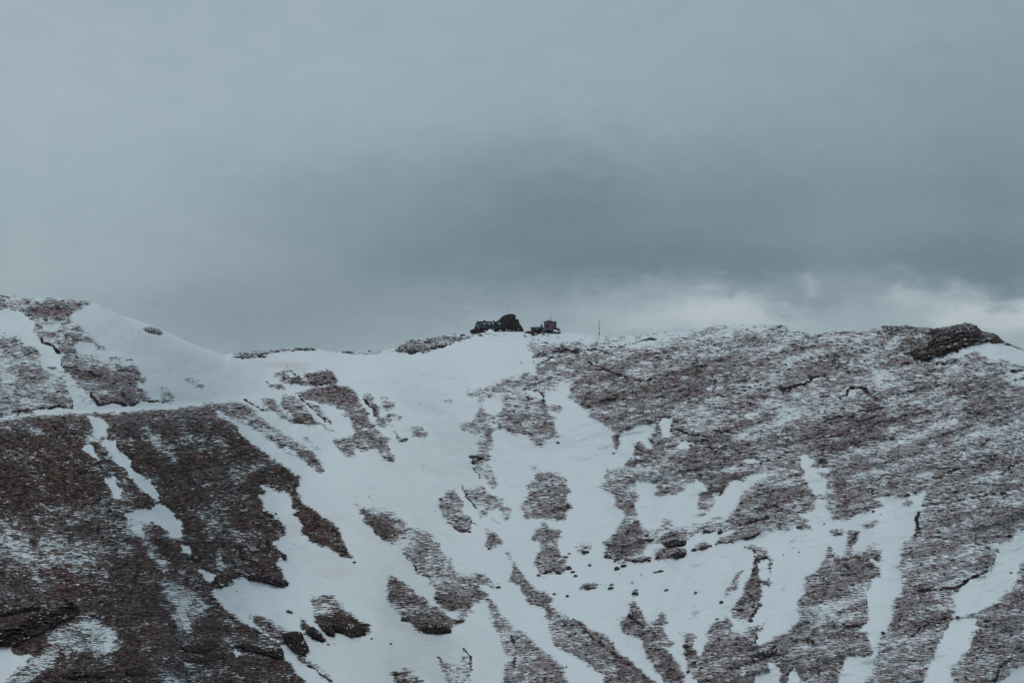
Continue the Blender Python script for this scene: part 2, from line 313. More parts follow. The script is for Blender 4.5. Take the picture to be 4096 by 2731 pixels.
 (.4, 6, "7 1390,280 1530,250 1500,290 1400,300"),
 (.9, 14, "7 700,490 860,400 960,320 1020,440 1000,540 900,600 780,570"), (.8, 10, "7 1100,480 1200,400 1340,420 1330,490 1200,515"),
 (.85, 12, "7 1680,300 1850,240 1968,230 1968,330 1800,400 1660,390"),
 (0, 3, "7 1340,482 1420,445 1570,410 1600,432 1660,395 1720,400 1600,450 1550,490 1480,478 1420,500 1360,520"),
 (.75, 4, "7 1100,620 1110,540 1160,520 1250,525 1300,510 1340,550 1310,600 1210,620"), (.75, 3, "7 1340,560 1380,545 1430,500 1490,480 1540,505 1450,545 1380,555"),
 (.62, 5, "7 1780,510 1860,490 1968,540 8 0,590 40,620 10,700 30,820 7 1920,800 1915,880 1925,960 1900,1010 1830,1100 1690,1060 1700,1000 1760,900 1790,840 1840,720 1870,640 1860,550"),
 (0, 3, "7 1905,630 1968,615 8 5,620 0,780 7 1925,770 1900,720"),
 (.50, 6, "7 1750,690 1790,700 1760,760 1720,830 1680,900 1640,905 1630,860 1680,800"),
 (.60, 6, "7 1520,1115 1620,1090 1650,1040 1690,1070 1700,1110 1680,1150 1750,1175 1840,1120 1950,1095 1930,1150 1870,1200 1870,1260 1900,1290 1968,1250 8 70,1210 150,1160 240,1060 220,1000 230,930 280,870 260,830 310,740 380,690 420,640 440,570 480,510 530,590 600,560 600,490 610,400 680,400 710,430 660,500 640,560 720,560 780,500 840,490 890,550 860,620 790,600 790,640 870,680 870,730 810,760 800,830 760,850 760,960 780,1080 700,1160 820,1190 760,1210 790,1240 790,1300 860,1275 800,1340 680,1380 610,1340 600,1400 540,1500 480,1800 0,1800 7 1300,1800 1400,1568 1400,1540 1360,1480 1340,1470 1350,1430 1330,1380 1320,1280 1300,1220 1320,1180 1400,1170 1415,1230 1440,1350 1480,1280 1490,1210 1520,1160"),
 (.85, 14, "8 430,800 520,790 680,830 660,900 540,940 420,910 400,850"), (.8, 16, "7 1560,1300 1900,1300 1968,1350 1968,1440 1700,1480 1500,1450"),
 (.45, 16, "8 380,980 600,940 740,950 720,1060 500,1100 300,1160 330,1060"),
 (0, 3, "7 1395,1230 1440,1205 1500,1215 1480,1280 1450,1350 1430,1360 1410,1290"), (0, 3, "7 1675,1145 1700,1120 1810,1118 1830,1130 1770,1175 1710,1170"),
 (0, 3, "7 1870,1500 1968,1480 8 0,1410 80,1440 100,1500 30,1700 7 1860,1700"), (0, 3, "8 150,1700 165,1480 210,1438 238,1490 235,1700"),
 (0, 3, "7 1350,1700 1370,1520 1440,1550 1450,1700"),
 (.66, 5, "7 940,920 980,940 1000,1020 1020,1080 1100,1090 1120,1040 1160,1010 1190,1040 1200,1110 1150,1130 1200,1200 1240,1270 1220,1295 1150,1280 1240,1360 1240,1400 1330,1470 1380,1700 1200,1700 1140,1510 1100,1460 1050,1400 1020,1330 1000,1230 930,1200 850,1170 830,1130 860,1070 900,1020 905,950"),
 (.9, 14, "7 1120,1380 1180,1300 1240,1390 1310,1480 1300,1560 1180,1540"),
 (.75, 3, "7 920,840 960,835 968,890 925,897"), (.55, 4, "7 908,785 930,770 945,800 915,806"), (.5, 5, "7 1370,975 1400,945 1435,1010 1430,1050 1380,1040"),
 (.45, 4, "7 1250,1145 1275,1135 1320,1170 1290,1172"), (.4,4,"7 450,920 470,925 490,955 465,945"),
 (.78, 4, "6 1895,560 1930,545 1968,580 7 0,620 60,690 110,750 160,800 200,850 290,885 300,910 330,935 310,950 230,990 150,970 100,940 95,900 60,870 80,820 0,800 6 1950,760 1955,700 1965,640 1930,600"),
 (.60, 5, "7 240,980 300,970 350,1010 420,1040 480,1080 560,1120 640,1165 720,1190 770,1240 800,1300 860,1350 920,1380 950,1440 1020,1500 1100,1550 1250,1750 700,1750 690,1568 700,1500 640,1460 560,1410 490,1350 430,1340 370,1300 320,1260 290,1200 280,1130 250,1060"),
 (.80, 6, "7 400,1050 480,1080 560,1120 650,1200 760,1300 860,1370 920,1400 1100,1568 800,1568 790,1380 690,1280 600,1190 500,1100"),
 (.58, 5, "6 750,175 800,200 880,215 960,240 1060,245 1110,300 1140,335 1220,360 1300,395 1370,430 1400,445 1340,455 1400,500 1440,550 1515,600 1500,650 1550,700 1590,740 1690,715 1760,740 1830,790 1890,810 1830,845 1740,800 1750,860 1790,890 1830,950 1870,980 1890,1040 1968,1110 7 0,1125 60,1160 140,1220 220,1290 300,1350 380,1410 410,1440 410,1510 520,1750 -100,1750 6 1900,1568 1910,1450 1930,1380 1890,1300 1870,1200 1840,1140 1820,1090 1780,1070 1800,1010 1770,950 1730,930 1680,950 1650,990 1675,1020 1620,1060 1560,1070 1510,1030 1450,1000 1380,940 1370,900 1380,860 1330,780 1340,760 1260,730 1200,660 1140,600 1090,540 1150,520 1130,490 1040,495 1000,465 940,440 900,390 860,345 820,310 800,260"),
 (.92, 12, "6 790,220 880,270 980,310 1060,370 1080,440 1010,455 930,420 850,330"), (.12, 10, "6 1080,470 1200,460 1250,500 1180,540 1100,500"),
 (.85, 14, "6 1370,880 1450,880 1600,870 1740,850 1770,920 1650,990 1560,1000 1450,980"), (.78, 14, "7 0,1150 120,1230 300,1370 400,1460 420,1568 200,1568 60,1500"),
 (0, 3, "6 1462,1012 1540,1015 1556,1050 1515,1067"),
 (.60, 5, "6 1045,725 1100,760 1200,830 1270,890 1330,940 1400,980 1460,1020 1510,1080 1600,1080 1600,1095 1520,1105 1500,1175 1410,1185 1290,1180 1240,1160 1200,1100 1110,1080 1080,1020 1030,950 1000,910 1010,870 1020,810 1000,770"),
 (.9, 14, "6 1130,1040 1270,990 1400,1000 1510,1080 1500,1170 1290,1178 1220,1120"),
 (.65, 5, "6 415,885 480,900 540,880 600,900 660,960 720,1020 800,1080 870,1110 885,1180 830,1200 740,1215 680,1190 600,1150 560,1150 500,1150 440,1080 430,1000"),
 (.95, 12, "6 470,1050 640,1010 790,1090 860,1150 740,1212 600,1150 510,1140"),
 (.95, 3, "6 500,1150 560,1150 605,1190 600,1212 560,1200"),
 (.90, 4, "6 315,1065 380,1085 420,1130 470,1150 510,1200 535,1250 440,1230 390,1200 360,1160 350,1110"),
 (.66, 4, "6 300,1340 380,1370 460,1430 560,1500 720,1700 640,1700 570,1568 480,1490 400,1430 330,1400"),
 (.55, 5, "6 1020,1490 1110,1470 1160,1430 1220,1470 1290,1560 1330,1700 1060,1700 1060,1520"),
 (.42, 5, "6 1380,1355 1450,1390 1520,1410 1590,1440 1570,1380 1600,1340 1560,1265 1620,1310 1660,1380 1660,1460 1640,1500 1780,1700 1500,1700 1450,1490"),
 (.62, 5, "6 1410,150 1450,130 1480,60 1520,60 1550,110 1590,180 1560,230 1640,290 1695,355 1650,330 1665,400 1600,415 1520,380 1480,320 1430,280 1415,200"),
 (.55, 5, "6 1560,30 1640,45 1700,30 1760,60 1800,110 1880,140 1940,140 1880,180 1910,210 1968,230 1968,300 1920,320 1880,250 1800,230 1780,270 1730,290 1700,240 1640,180 1590,110"),
 (.4, 5, "6 1810,290 1850,300 1880,350 1820,350"),
 (.66, 4, "6 1760,450 1790,380 1840,400 1895,480 1880,520 1790,550 1760,500"), (.38, 6, "6 835,110 900,115 930,150 880,160"),
 (.64, 5, "3 160,1440 210,1460 240,1520 290,1500 350,1510 420,1568 7 430,10 430,60 450,90 420,130 460,210 420,260 410,300 340,320 200,310 80,310 80,250 50,215 110,190 120,90 115,50 3 160,1568"),
 (.62, 5, "7 240,330 300,370 380,390 390,430 350,460 380,560 440,660 455,685 380,720 240,740 195,745 190,690 165,630 190,570 220,540 210,480 140,460 180,400"),
 (.6, 5, "7 475,525 550,480 645,520 600,565 530,572"), (.6, 4, "7 555,665 610,638 632,660 600,672"), (.72, 3, "7 525,845 530,800 580,785 690,805 650,840 580,850"),
 (.45, 3, "7 710,812 785,800 770,812 720,816"), (.5, 5, "8 715,345 830,310 850,320 810,390 720,390"), (.45, 5, "8 975,292 1080,275 1040,310"),
 (.5, 4, "8 160,520 210,490 260,508 200,532"), (.45, 5, "8 120,480 170,450 230,440 200,480"), (.5, 5, "8 1020,185 1060,160 1130,185 1080,215"),
 (.5, 6, "8 470,372 590,380 560,430 480,432"), (.3, 5, "8 880,425 940,430 930,445"), (.3,5,"8 100,830 130,815 130,865 105,860"),
 (0, 4, "8 3500,0 2100,330 1970,390 1890,440 1880,470 1800,490 1690,495 1770,530 1800,545 1770,600 1730,660 1700,740 1670,760 1620,790 1600,760 1500,810 1480,850 1410,890 1380,940 1430,930 1455,990 1410,1060 1500,1060 1600,1025 1720,970 1800,900 1880,820 1910,760 1920,680 1970,630 2200,500 3500,300"),
 (0, 3, "8 1400,1090 1450,1070 1600,1065 1605,1130 1640,1150 1590,1210 1560,1270 1530,1310 1470,1380 1400,1460 1390,1500 1420,1520 1400,1700 1100,1700 1190,1568 1240,1490 1260,1400 1300,1300 1350,1200 1400,1130"),
 (0, 3, "8 1968,1420 1880,1480 1800,1568 1750,1700 3000,1700 3000,1300"),
 (.85, 14, "8 1720,980 1900,880 1968,800 1968,1040 1850,1020"), (.75, 30, "8 1600,1150 1968,1080 1968,1400 1700,1500 1500,1500 1560,1330"),
 (.62, 30, "8 1200,220 1968,200 1900,430 1300,420"), (.7, 20, "8 1000,900 1400,900 1400,1070 1100,1180 960,1150"), (.68, 14, "8 1130,460 1650,500 1500,560 1150,590"),
 (.55, 20, "8 1150,600 1690,590 1600,720 1450,800 1150,820"),
]
# eroded banks, ditches and ledges: (width px, darkness, polyline)
BANKS = [
 (5, .9, "1 320,490 350,525 400,545 430,570 470,610"), (4, .9, "1 470,650 480,700 520,715 600,722 680,750 720,770 780,775"),
 (5, 1, "1 690,905 715,950 740,985 760,1000 870,980 960,997 1050,995 1100,970 1170,975"), (2.5, .8, "1 1170,970 1230,968 1310,985"),
 (4, .8, "1 0,1078 100,1052 200,1032 350,1025 430,1015 555,1025"), (4, .7, "1 555,940 568,1000 555,1025"),
 (3, .9, "1 0,153 40,165 105,180"), (3, .8, "1 100,262 180,292 250,345"), (2, .6, "1 500,612 760,627 900,640 1020,655"),
 (2, .35, "1 780,238 850,268 930,320 990,390 1020,430 1095,474"), (3, .6, "1 40,560 130,545 200,580 290,585"), (3, .7, "1 310,705 440,715"),
 (4, .8, "1 910,735 1000,735"), (4, .6, "1 700,1058 800,1075 825,1105"),
 (2.4, .9, "2 320,925 380,990 440,1040 500,1090 570,1140"), (3.2, 1, "2 810,930 860,980 890,1030 905,1080"), (2.4, .9, "1 1885,955 1930,985 1968,1010 2 60,1040 110,1045"),
 (2.4, .8, "2 1060,1170 1085,1215 1110,1275 1160,1250"), (4, .6, "2 370,1075 430,1110 500,1140"), (4, .8, "2 1650,1400 1740,1410 1665,1440 1670,1490 1720,1568"),
 (4, .8, "2 200,790 330,800 380,825 560,825"), (3, .8, "2 400,775 480,765 510,800"), (4, .8, "2 1130,520 1200,500"), (5, .9, "2 1170,590 1290,595"),
 (6, .9, "2 1350,558 1440,545 1510,520"), (3, .7, "2 1300,520 1400,490 1480,480"), (5, .9, "2 0,625 70,618"),
 (3, .8, "1 1790,630 1870,645 1930,630"), (4, .8, "2 280,575 460,575"),
 (3, .8, "2 1685,468 1740,466"),
 (2.5, .9, "3 130,445 200,455 300,470 400,490"), (2, .8, "3 60,450 150,478 240,510 330,550 400,560"), (7, .85, "3 170,625 250,612 330,590 400,578 500,592"),
 (4, .7, "3 500,592 620,572 800,545 950,520 1050,490 1150,495"), (3, .9, "3 190,680 300,640 330,632"), (5, .6, "3 200,625 320,610"),
 (4, .85, "3 590,670 640,700 740,730 800,760 870,770 900,800 1000,812 1080,800"), (4, .8, "3 560,725 660,728 740,730"),
 (4, .75, "3 1200,790 1270,800 1280,825"), (4, .8, "3 95,870 200,880 240,930 240,970"), (3, .7, "3 100,880 115,920 130,960"),
 (3, .7, "3 1110,1180 1140,1100 1180,1072 1230,1090 1238,1140 1210,1200"), (5, .8, "3 1210,1200 1290,1190 1370,1222 1470,1235"), (4, .8, "3 1360,1310 1420,1280 1540,1272"),
 (5, .7, "3 1370,1362 1450,1345 1540,1330 1700,1330 1760,1380"), (4, .7, "3 1100,1095 1140,1100"), (4, .7, "3 1540,770 1560,830 1545,900"),
 (3, .75, "3 1700,905 1780,920 1968,940"), (5, .7, "3 1780,870 1880,855 1968,830"), (4,.7,"3 1350,1220 1500,1240 1600,1200 1800,1210 1968,1195"),
 (4, .7, "3 1130,940 1200,935"), (3,.6,"3 980,1080 1100,1050 1200,1085"), (3, .6, "3 1400,1500 1550,1490 1968,1430"),
 (8, .85, "4 110,885 200,855 300,840 330,800 440,770"), (5, .8, "4 600,915 640,870 740,868 770,905"), (4, .8, "4 550,945 620,920"),
 (6, .75, "4 440,1120 540,1090 640,1075 660,1100"), (5, .75, "4 690,1040 800,1035 900,1010"), (4, .7, "4 960,1010 1040,1025 1055,1050"),
 (7, .8, "4 470,1240 560,1230 640,1195"), (5, .7, "4 0,1430 90,1400 150,1350 150,1260"), (3, .9, "4 1790,1540 1850,1490 1968,1410"), (3, .8, "4 1860,1530 1968,1470"),
 (7, .7, "4 1300,1560 1400,1500 1500,1490 1600,1470"), (5, .7, "4 800,705 880,685 940,672"), (4, .6, "4 620,750 700,740"), (3, .6, "4 1050,690 1100,700"),
 (2.5, .7, "4 1540,1060 1780,1080"), (5, .8, "4 1860,740 1950,730"), (4, .8, "4 1900,800 1968,790"), (3, .7, "4 1400,700 1450,655 1500,700"), (6, .6, "4 700,1230 760,1180"),
 (5, .7, "4 380,1440 450,1435"), (4, .6, "4 850,1500 1000,1490 1030,1520"), (4, .6, "4 700,1280 900,1240"),
 (5, .8, "8 1180,200 1350,180 1480,160 1600,130 1850,110"), (2.5, .8, "8 1350,190 1420,120 1480,80"), (3, .8, "8 1600,40 1700,30 1850,75 1968,70"),
 (3, .8, "8 1120,420 1200,440 1400,465 1600,475"), (6, .75, "8 1600,450 1880,435"), (7, .8, "8 1150,865 1300,850 1450,830 1600,745 1700,700"),
 (6, .85, "8 1160,255 1145,310 1160,380"), (3, .7, "8 750,860 765,960 775,1080"), (6, .8, "8 600,1140 680,1125 770,1105"), (5, .75, "8 1110,1210 1160,1150 1300,1085 1400,1070"),
 (4, .8, "8 160,1250 300,1230 350,1245"), (3, .7, "8 300,1240 320,1350 290,1400"), (5, .7, "8 440,1260 470,1230"), (6, .75, "8 1750,1568 1800,1430 1900,1380 1968,1310"), (10, .9, "8 0,1330 60,1300"),
 (8, .9, "7 1820,1365 1900,1350 1968,1335"), (5, .9, "7 1790,515 1865,545 1868,640 1910,600 1968,605"), (3, .9, "7 1840,770 1852,700 1890,660"),
 (4, .9, "7 1880,900 1860,975 1915,960 1830,1095"), (4, .9, "7 1950,1110 1880,1190 1870,1250"), (4, .9, "7 910,1040 960,1090 1010,1140"),
 (4, .85, "7 380,1040 480,1080 600,1190 700,1280 790,1360 790,1440"), (5, .7, "7 0,1200 20,1280 30,1350 10,1450"), (5, .8, "7 320,580 430,600"),
 (5, .8, "7 250,720 360,710 450,680"), (5, .6, "7 250,1000 340,1060 500,1140 600,1200 650,1260"), (4, .8, "7 1700,1000 1790,1010"), (4, .8, "7 1580,1100 1640,1090"),
 (8, .8, "7 1040,440 1100,420"), (9, .9, "7 1210,490 1340,480"), (5, .9, "7 1210,510 1340,500"), (6, .85, "7 1480,405 1570,395"), (5, .8, "7 720,590 900,630 1060,630"),
 (6, .8, "7 1210,600 1310,590"), (5, .8, "7 1430,545 1530,512"), (6, .8, "7 1560,495 1700,485"), (6, .85, "7 1760,465 1900,425"), (6, .8, "7 1700,365 1850,330 1968,290"),
 (6, .8, "6 1370,905 1440,930 1540,960"), (4, .7, "6 820,310 900,390 960,445"), (5, .7, "6 1200,650 1250,720 1340,750"), (6, .7, "6 1640,900 1760,920"),
 (7, .9, "6 1120,1082 1190,1085"), (10, .9, "6 1300,1165 1400,1170 1490,1165"), (5, .8, "6 1510,1085 1600,1088"), (5, .8, "6 560,1070 760,1100 860,1120"),
 (14, .9, "6 600,1160 700,1185 820,1185"), (4, .9, "6 380,1420 460,1470 560,1545 620,1600"), (10, .9, "6 390,1190 450,1215 520,1240"), (14, .85, "6 260,1250 340,1230 390,1290"),
 (20, .95, "5 0,1170 130,1170 260,1090 380,1070 520,1020 590,1000"), (24, .95, "5 0,1230 90,1240 200,1200 330,1120 450,1100"), (8, .8, "5 0,1040 200,1010 300,1000"),
 (10, .85, "5 720,1510 830,1500"), (16, .85, "5 970,1490 1110,1480"), (14, .8, "5 510,1500 640,1480"), (14, .75, "5 1390,1300 1500,1290 1650,1270"), (9, .85, "5 1420,1395 1600,1380 1720,1340"),
 (14, .8, "5 1820,1270 1968,1300 6 60,1330 180,1340"), (22, .7, "5 1830,520 1880,600 1968,640"), (10, .8, "5 1470,610 1540,620"), (14, .7, "6 0,740 60,760 150,800"),
 (10, .7, "6 180,560 230,610"), (10, .8, "6 60,255 130,280"), (4, .7, "6 1400,1360 1450,1440"), (4, .8, "6 1600,1300 1660,1390 1655,1480"),
 (4, .8, "6 1570,40 1620,130 1700,240"), (4, .8, "6 1480,330 1540,390 1650,405"), (4, .7, "6 1600,310 1660,320 1695,355"), (4, .7, "6 1760,500 1800,545"),
 (10, .8, "4 1060,610 1150,580 1240,560 1330,540"), (12, .85, "4 1240,520 1320,500 1420,480"), (16, .9, "4 1130,635 1220,640 1300,590 1420,580"),
 (16, .9, "4 1320,540 1420,540 1540,510 1640,490"), (16, .9, "4 1280,430 1400,440 1500,400 1600,410"), (12, .9, "4 1520,440 1630,430"), (9, .9, "4 1700,480 1790,490"), (8, .9, "4 1640,440 1750,465"),
 (5, .85, "4 930,420 1010,410 1100,395"), (5, .7, "4 560,435 620,440"), (4, .7, "4 1840,530 1968,580"), (3,.6,"4 540,430 600,425"),
 (8, .6, "8 560,640 640,700 740,720"), (5, .8, "8 640,470 700,410"), (5, .7, "8 560,620 700,600"), (4, .8, "8 510,560 560,610"),
]
# polyline streaks that change the cover: (width px, delta, polyline)
STREAKS = [
 (26, -0.31, "1 1100,1170 1180,1240 1240,1330 1330,1400"), (30, -0.19, "1 200,1170 280,1200"), (30, -0.19, "1 560,1180 640,1220"), (40, -0.15, "1 1560,1320 1650,1340"),
 (50, -0.31, "5 0,480 250,540 420,520"), (40, -0.19, "5 600,560 780,540"), (36, -0.15, "5 330,250 460,240"), (24, -0.25, "5 1180,560 1260,640"), (40, -0.22, "5 1250,1500 1700,1480"),
 (22, -0.19, "5 1580,280 1640,330"), (34, -0.15, "5 0,600 300,620 500,600"), (18, -0.25, "5 1400,1000 1450,1140"), (16, -0.31, "5 830,1180 830,1290"), (20, -0.25, "5 1680,560 1700,700"),
 (16, -0.25, "5 1850,480 1968,530"), (28, -0.12, "1 560,940 720,800"), (16, .25, "1 520,720 720,760 780,770"), (30, -0.15, "1 860,690 700,660"), (20, .25, "1 800,990 1000,960"),
 (26, -0.19, "5 1000,330 1180,340"), (30,-.3,"1 1930,1500 1800,1568"), (22,-.4,"1 690,1260 760,1255"),
]
# dust-tinted snow: (cx, cy in tile, rx, ry, amount)
DUST = [(2, 240, 690, 160, 22, .9), (2, 340, 715, 70, 14, .9), (2, 860, 820, 130, 10, .35), (6, 620, 700, 160, 45, .4), (6, 300, 380, 60, 60, .5), (6, 620, 300, 90, 40, .3),
        (6, 450, 600, 200, 40, .3), (1, 1700, 600, 70, 10, .5), (8, 1900, 545, 100, 14, .5), (8, 1140, 290, 16, 16, .6), (1, 1900, 950, 40, 8, .3), (5, 40, 1500, 60, 50, .25)]
# ------------------------------------------------------------------ terrain
GX0, GY0, CELL = -640.0, 1000.0, 4.0
GW, GH = 1344, 530
gx = GX0 + CELL * (np.arange(GW) + .5)
gy = GY0 + CELL * (np.arange(GH) + .5)
PX, PY = np.meshgrid(gx, gy)
# slightly crumpled coordinates make every outline ragged
WX = PX + 26 * (fbm(PX / 46, PY / 30, 1, 4, .62) - .5) + 18 * (fbm(PX / 13, PY / 8, 3, 2, .7) - .5)
WY = PY + 15 * (fbm(PX / 46, PY / 22, 2, 4, .62) - .5) + 8 * (fbm(PX / 13, PY / 8, 4, 2, .7) - .5)

def fill(poly, pad):
    x0, y0 = poly.min(0) - pad - 16; x1, y1 = poly.max(0) + pad + 16
    i0 = int(max(0, (x0 - GX0) // CELL)); i1 = int(min(GW, (x1 - GX0) // CELL + 2))
    j0 = int(max(0, (y0 - GY0) // CELL)); j1 = int(min(GH, (y1 - GY0) // CELL + 2))
    if i1 <= i0 or j1 <= j0: return None
    X = WX[j0:j1, i0:i1]; Y = WY[j0:j1, i0:i1]
    ins = np.zeros(X.shape, bool)
    q = np.roll(poly, -1, axis=0)
    for (ax, ay), (bx, by) in zip(poly, q):
        if ay == by: continue
        c = ((ay > Y) != (by > Y)) & (X < (bx - ax) * (Y - ay) / (by - ay) + ax)
        ins ^= c
    return (slice(j0, j1), slice(i0, i1)), ins.astype(float)

def near(poly, width):
    pad = width * 3 + 12
    x0, y0 = poly.min(0) - pad; x1, y1 = poly.max(0) + pad
    i0 = int(max(0, (x0 - GX0) // CELL)); i1 = int(min(GW, (x1 - GX0) // CELL + 2))
    j0 = int(max(0, (y0 - GY0) // CELL)); j1 = int(min(GH, (y1 - GY0) // CELL + 2))
    X = WX[j0:j1, i0:i1]; Y = WY[j0:j1, i0:i1]
    best = np.full(X.shape, 1e9)
    for (ax, ay), (bx, by) in zip(poly[:-1], poly[1:]):
        dx, dy = bx - ax, by - ay
        L = dx * dx + dy * dy + 1e-9
        s = np.clip(((X - ax) * dx + (Y - ay) * dy) / L, 0, 1)
        dd = np.hypot(X - ax - s * dx, Y - ay - s * dy)
        best = np.minimum(best, dd)
    return (slice(j0, j1), slice(i0, i1)), best

COVER = np.zeros((GH, GW))
for v, soft, s in FIELDS:
    if s[0] == '2' and .4 < v < .66 and soft < 8: v += .1
    if soft >= 12 and .6 < v < .9 and s[0] in '3478': v = .55 + (v - .55) * .5
    r = fill(pts(s), soft * 2)
    if r is None: continue
    sl, a = r
    if soft / CELL >= 1.0:
        a = blur(a, soft / CELL * .55)
    COVER[sl] = COVER[sl] * (1 - a) + v * a
for w, dv, s in STREAKS:
    sl, dd = near(pts(s), w)
    COVER[sl] = np.where(COVER[sl] > .1, np.clip(COVER[sl] + dv * np.exp(-(dd / w) ** 2), 0.02, 1.0), COVER[sl])
turf = np.clip(COVER * 3, 0, 1)
# snow creeps down over the upper edge of every turf patch, thinning out
sh = np.roll(blur(turf, 4), 4, axis=0); sh[:8] = turf[:8]
feather = np.clip(.55 + .85 * (sh - .12) + .5 * (fbm(PX / 50, PY / 30, 51, 3) - .5), .12, 1)
feather = np.where((PX < 1750) & (PY > 1630) & (COVER > .8), np.maximum(feather, .8), feather)
feather = np.where(COVER < .5, np.maximum(feather, .9), feather)
COVER = COVER * feather
# natural patchiness of the snow dusting on the turf, drawn out along the slope
skew = np.where(PX > 2100, .22, -.02)
pat = fbm(PX / 170, (PY + PX * skew) / 42, 5, 5, .6) - .5
wR = np.clip((PX - 2150) / 350, 0, 1)
patR = fbm(PX / 230, (PY + PX * .27) / 34, 105, 5, .62) - .5
pat = pat * (1 - wR * .75) + patR * wR * 1.15
pat2 = fbm(PX / 36, (PY + PX * skew * .6) / 15, 8, 4, .6) - .5
rib = fbm((PX - (PY - 1700) * .45) / 70, PY / 420, 121, 4, .6) - .5
COVER = COVER + np.clip(COVER * 3, 0, 1) * rib * .45 * np.clip((1500 - PX) / 300, 0, 1) * np.clip((PY - 1660) / 100, 0, 1)
COVER = np.clip(COVER * (.97 + .05 * (PX > 1900)) + turf * wR * .05 + turf * (pat * .62 + pat2 * .22), 0, 1)
DARK = np.zeros((GH, GW))
for w, dk, s in BANKS:
    sl, dd = near(pts(s), w)
    wn = w * np.clip(3.0 * (fbm(PX[sl] / 30, PY[sl] / 26, 11, 3) - .24), .2, 1.15)
    DARK[sl] = np.maximum(DARK[sl], dk * np.clip(1.35 - dd / wn, 0, 1))
# turf ends in a low dark lip on its downhill side
low = blur(COVER, 1)
lip = np.clip(low - np.roll(low, -2, axis=0), 0, 1)
lip[-3:] = 0
lipn = fbm(PX / 40, PY / 30, 14, 3)
DARK = np.maximum(DARK, np.clip(lip * 1.6, 0, .75) * np.clip((lipn - .38) * 4, 0, 1))
st1 = fbm(PX / 210, (PY + PX * .27) / 26, 91, 4, .6)
st2 = fbm(PX / 90, (PY + PX * .20) / 16, 95, 4, .6)
strata = np.clip(1 - np.abs(st1 - .5) / .022, 0, 1) * np.clip((fbm(PX / 120, PY / 90, 97, 3) - .46) * 8, 0, 1)
strata2 = np.clip(1 - np.abs(st2 - .5) / .02, 0, 1) * np.clip((fbm(PX / 70, PY / 50, 99, 3) - .54) * 8, 0, .7)
DARK = np.maximum(DARK, np.maximum(strata * .8, strata2) * np.clip((COVER - .3) * 4, 0, 1) * np.clip((PX - 2200) / 300, 0, 1))
hole = fbm(PX / 15, PY / 8, 17, 3, .6)
DARK = np.maximum(DARK, np.clip((COVER - .45) * 2, 0, 1) * np.clip((hole - .66) * 7, 0, .8))
COVER = np.maximum(COVER, np.clip(DARK * 1.1, 0, 1))
DUSTM = np.zeros((GH, GW))
for (t, cx, cy, rx, ry, a) in DUST:
    x, y = TP(t, cx, cy)
    s = TILE[t][2]
    g = np.exp(-((WX - x) / (rx / s)) ** 2 - ((WY - y) / (ry / s)) ** 2)
    DUSTM = np.maximum(DUSTM, a * g)
SNOWY = 1 - np.clip(COVER * 1.6, 0, 1)
# which material family: warm reddish grass / dark brown heath
warm = fbm(PX / 170, PY / 110, 21, 3)
HEATH = np.clip((1500 - (PX - (PY - 1640) * .55)) / 500, 0, 1) * np.clip((PY - 1600) / 160, 0, 1)
HEATH = np.clip(HEATH + (warm - .5) * .5, 0, 1)
RED = np.clip((fbm(PX / 90, PY / 60, 25, 4) - .42) * 3.2, 0, 1)

# relief in metres towards the camera
broad = blur(COVER, 26) * 10.0 + blur(COVER, 8) * 5.0 + blur(COVER, 2) * 1.0
und = 26 * (fbm(PX / 900, PY / 500, 31, 2) - .5) + 9 * (fbm(PX / 260, PY / 160, 33, 3) - .5)
fine = (fbm(PX / 15, PY / 7, 35, 3) - .5) * (.35 + 1.6 * np.clip(COVER, 0, 1))
snowrip = (fbm(PX / 150, PY / 60, 37, 4) - .5) * 4.5 + (fbm(PX / 40, PY / 26, 38, 2) - .5) * .5
strat_rel = (5.0 * (st1 - .5) + 2.2 * (st2 - .5)) * np.clip((PX - 2100) / 400, 0, 1) * (1 + 1.2 * np.clip(COVER, 0, 1))
gully = 7.0 * (fbm((PX - (PY - 1900) * .32) / 120, PY / 700, 111, 3) - .5) * np.clip((1500 - PX) / 300, 0, 1) * np.clip((PY - 1650) / 200, 0, 1)
gully = gully + 8.0 * (fbm((PX + (PY - 2100) * .45) / 130, PY / 800, 113, 3) - .5) * np.clip((PX - 2300) / 300, 0, 1) * np.clip((PY - 1900) / 250, 0, 1)
RELIEF = broad + strat_rel + gully + und + fine + snowrip - DARK * 1.1

def bil(A, x, y):
    u = np.clip((np.asarray(x, float) - GX0) / CELL - .5, 0, GW - 1.001)
    v = np.clip((np.asarray(y, float) - GY0) / CELL - .5, 0, GH - 1.001)
    i = u.astype(int); j = v.astype(int); fu = u - i; fv = v - j
    return (A[j, i] * (1 - fu) + A[j, i + 1] * fu) * (1 - fv) + (A[j + 1, i] * (1 - fu) + A[j + 1, i + 1] * fu) * fv

def ysky(x):
    return np.interp(x, SKYLINE[:, 0], SKYLINE[:, 1])

cp, sp = math.cos(PITCH), math.sin(PITCH)
def tz(y):
    Y = (1365.5 - np.asarray(y, float)) / FPX
    return (sp + Y * cp) / (cp - Y * sp)

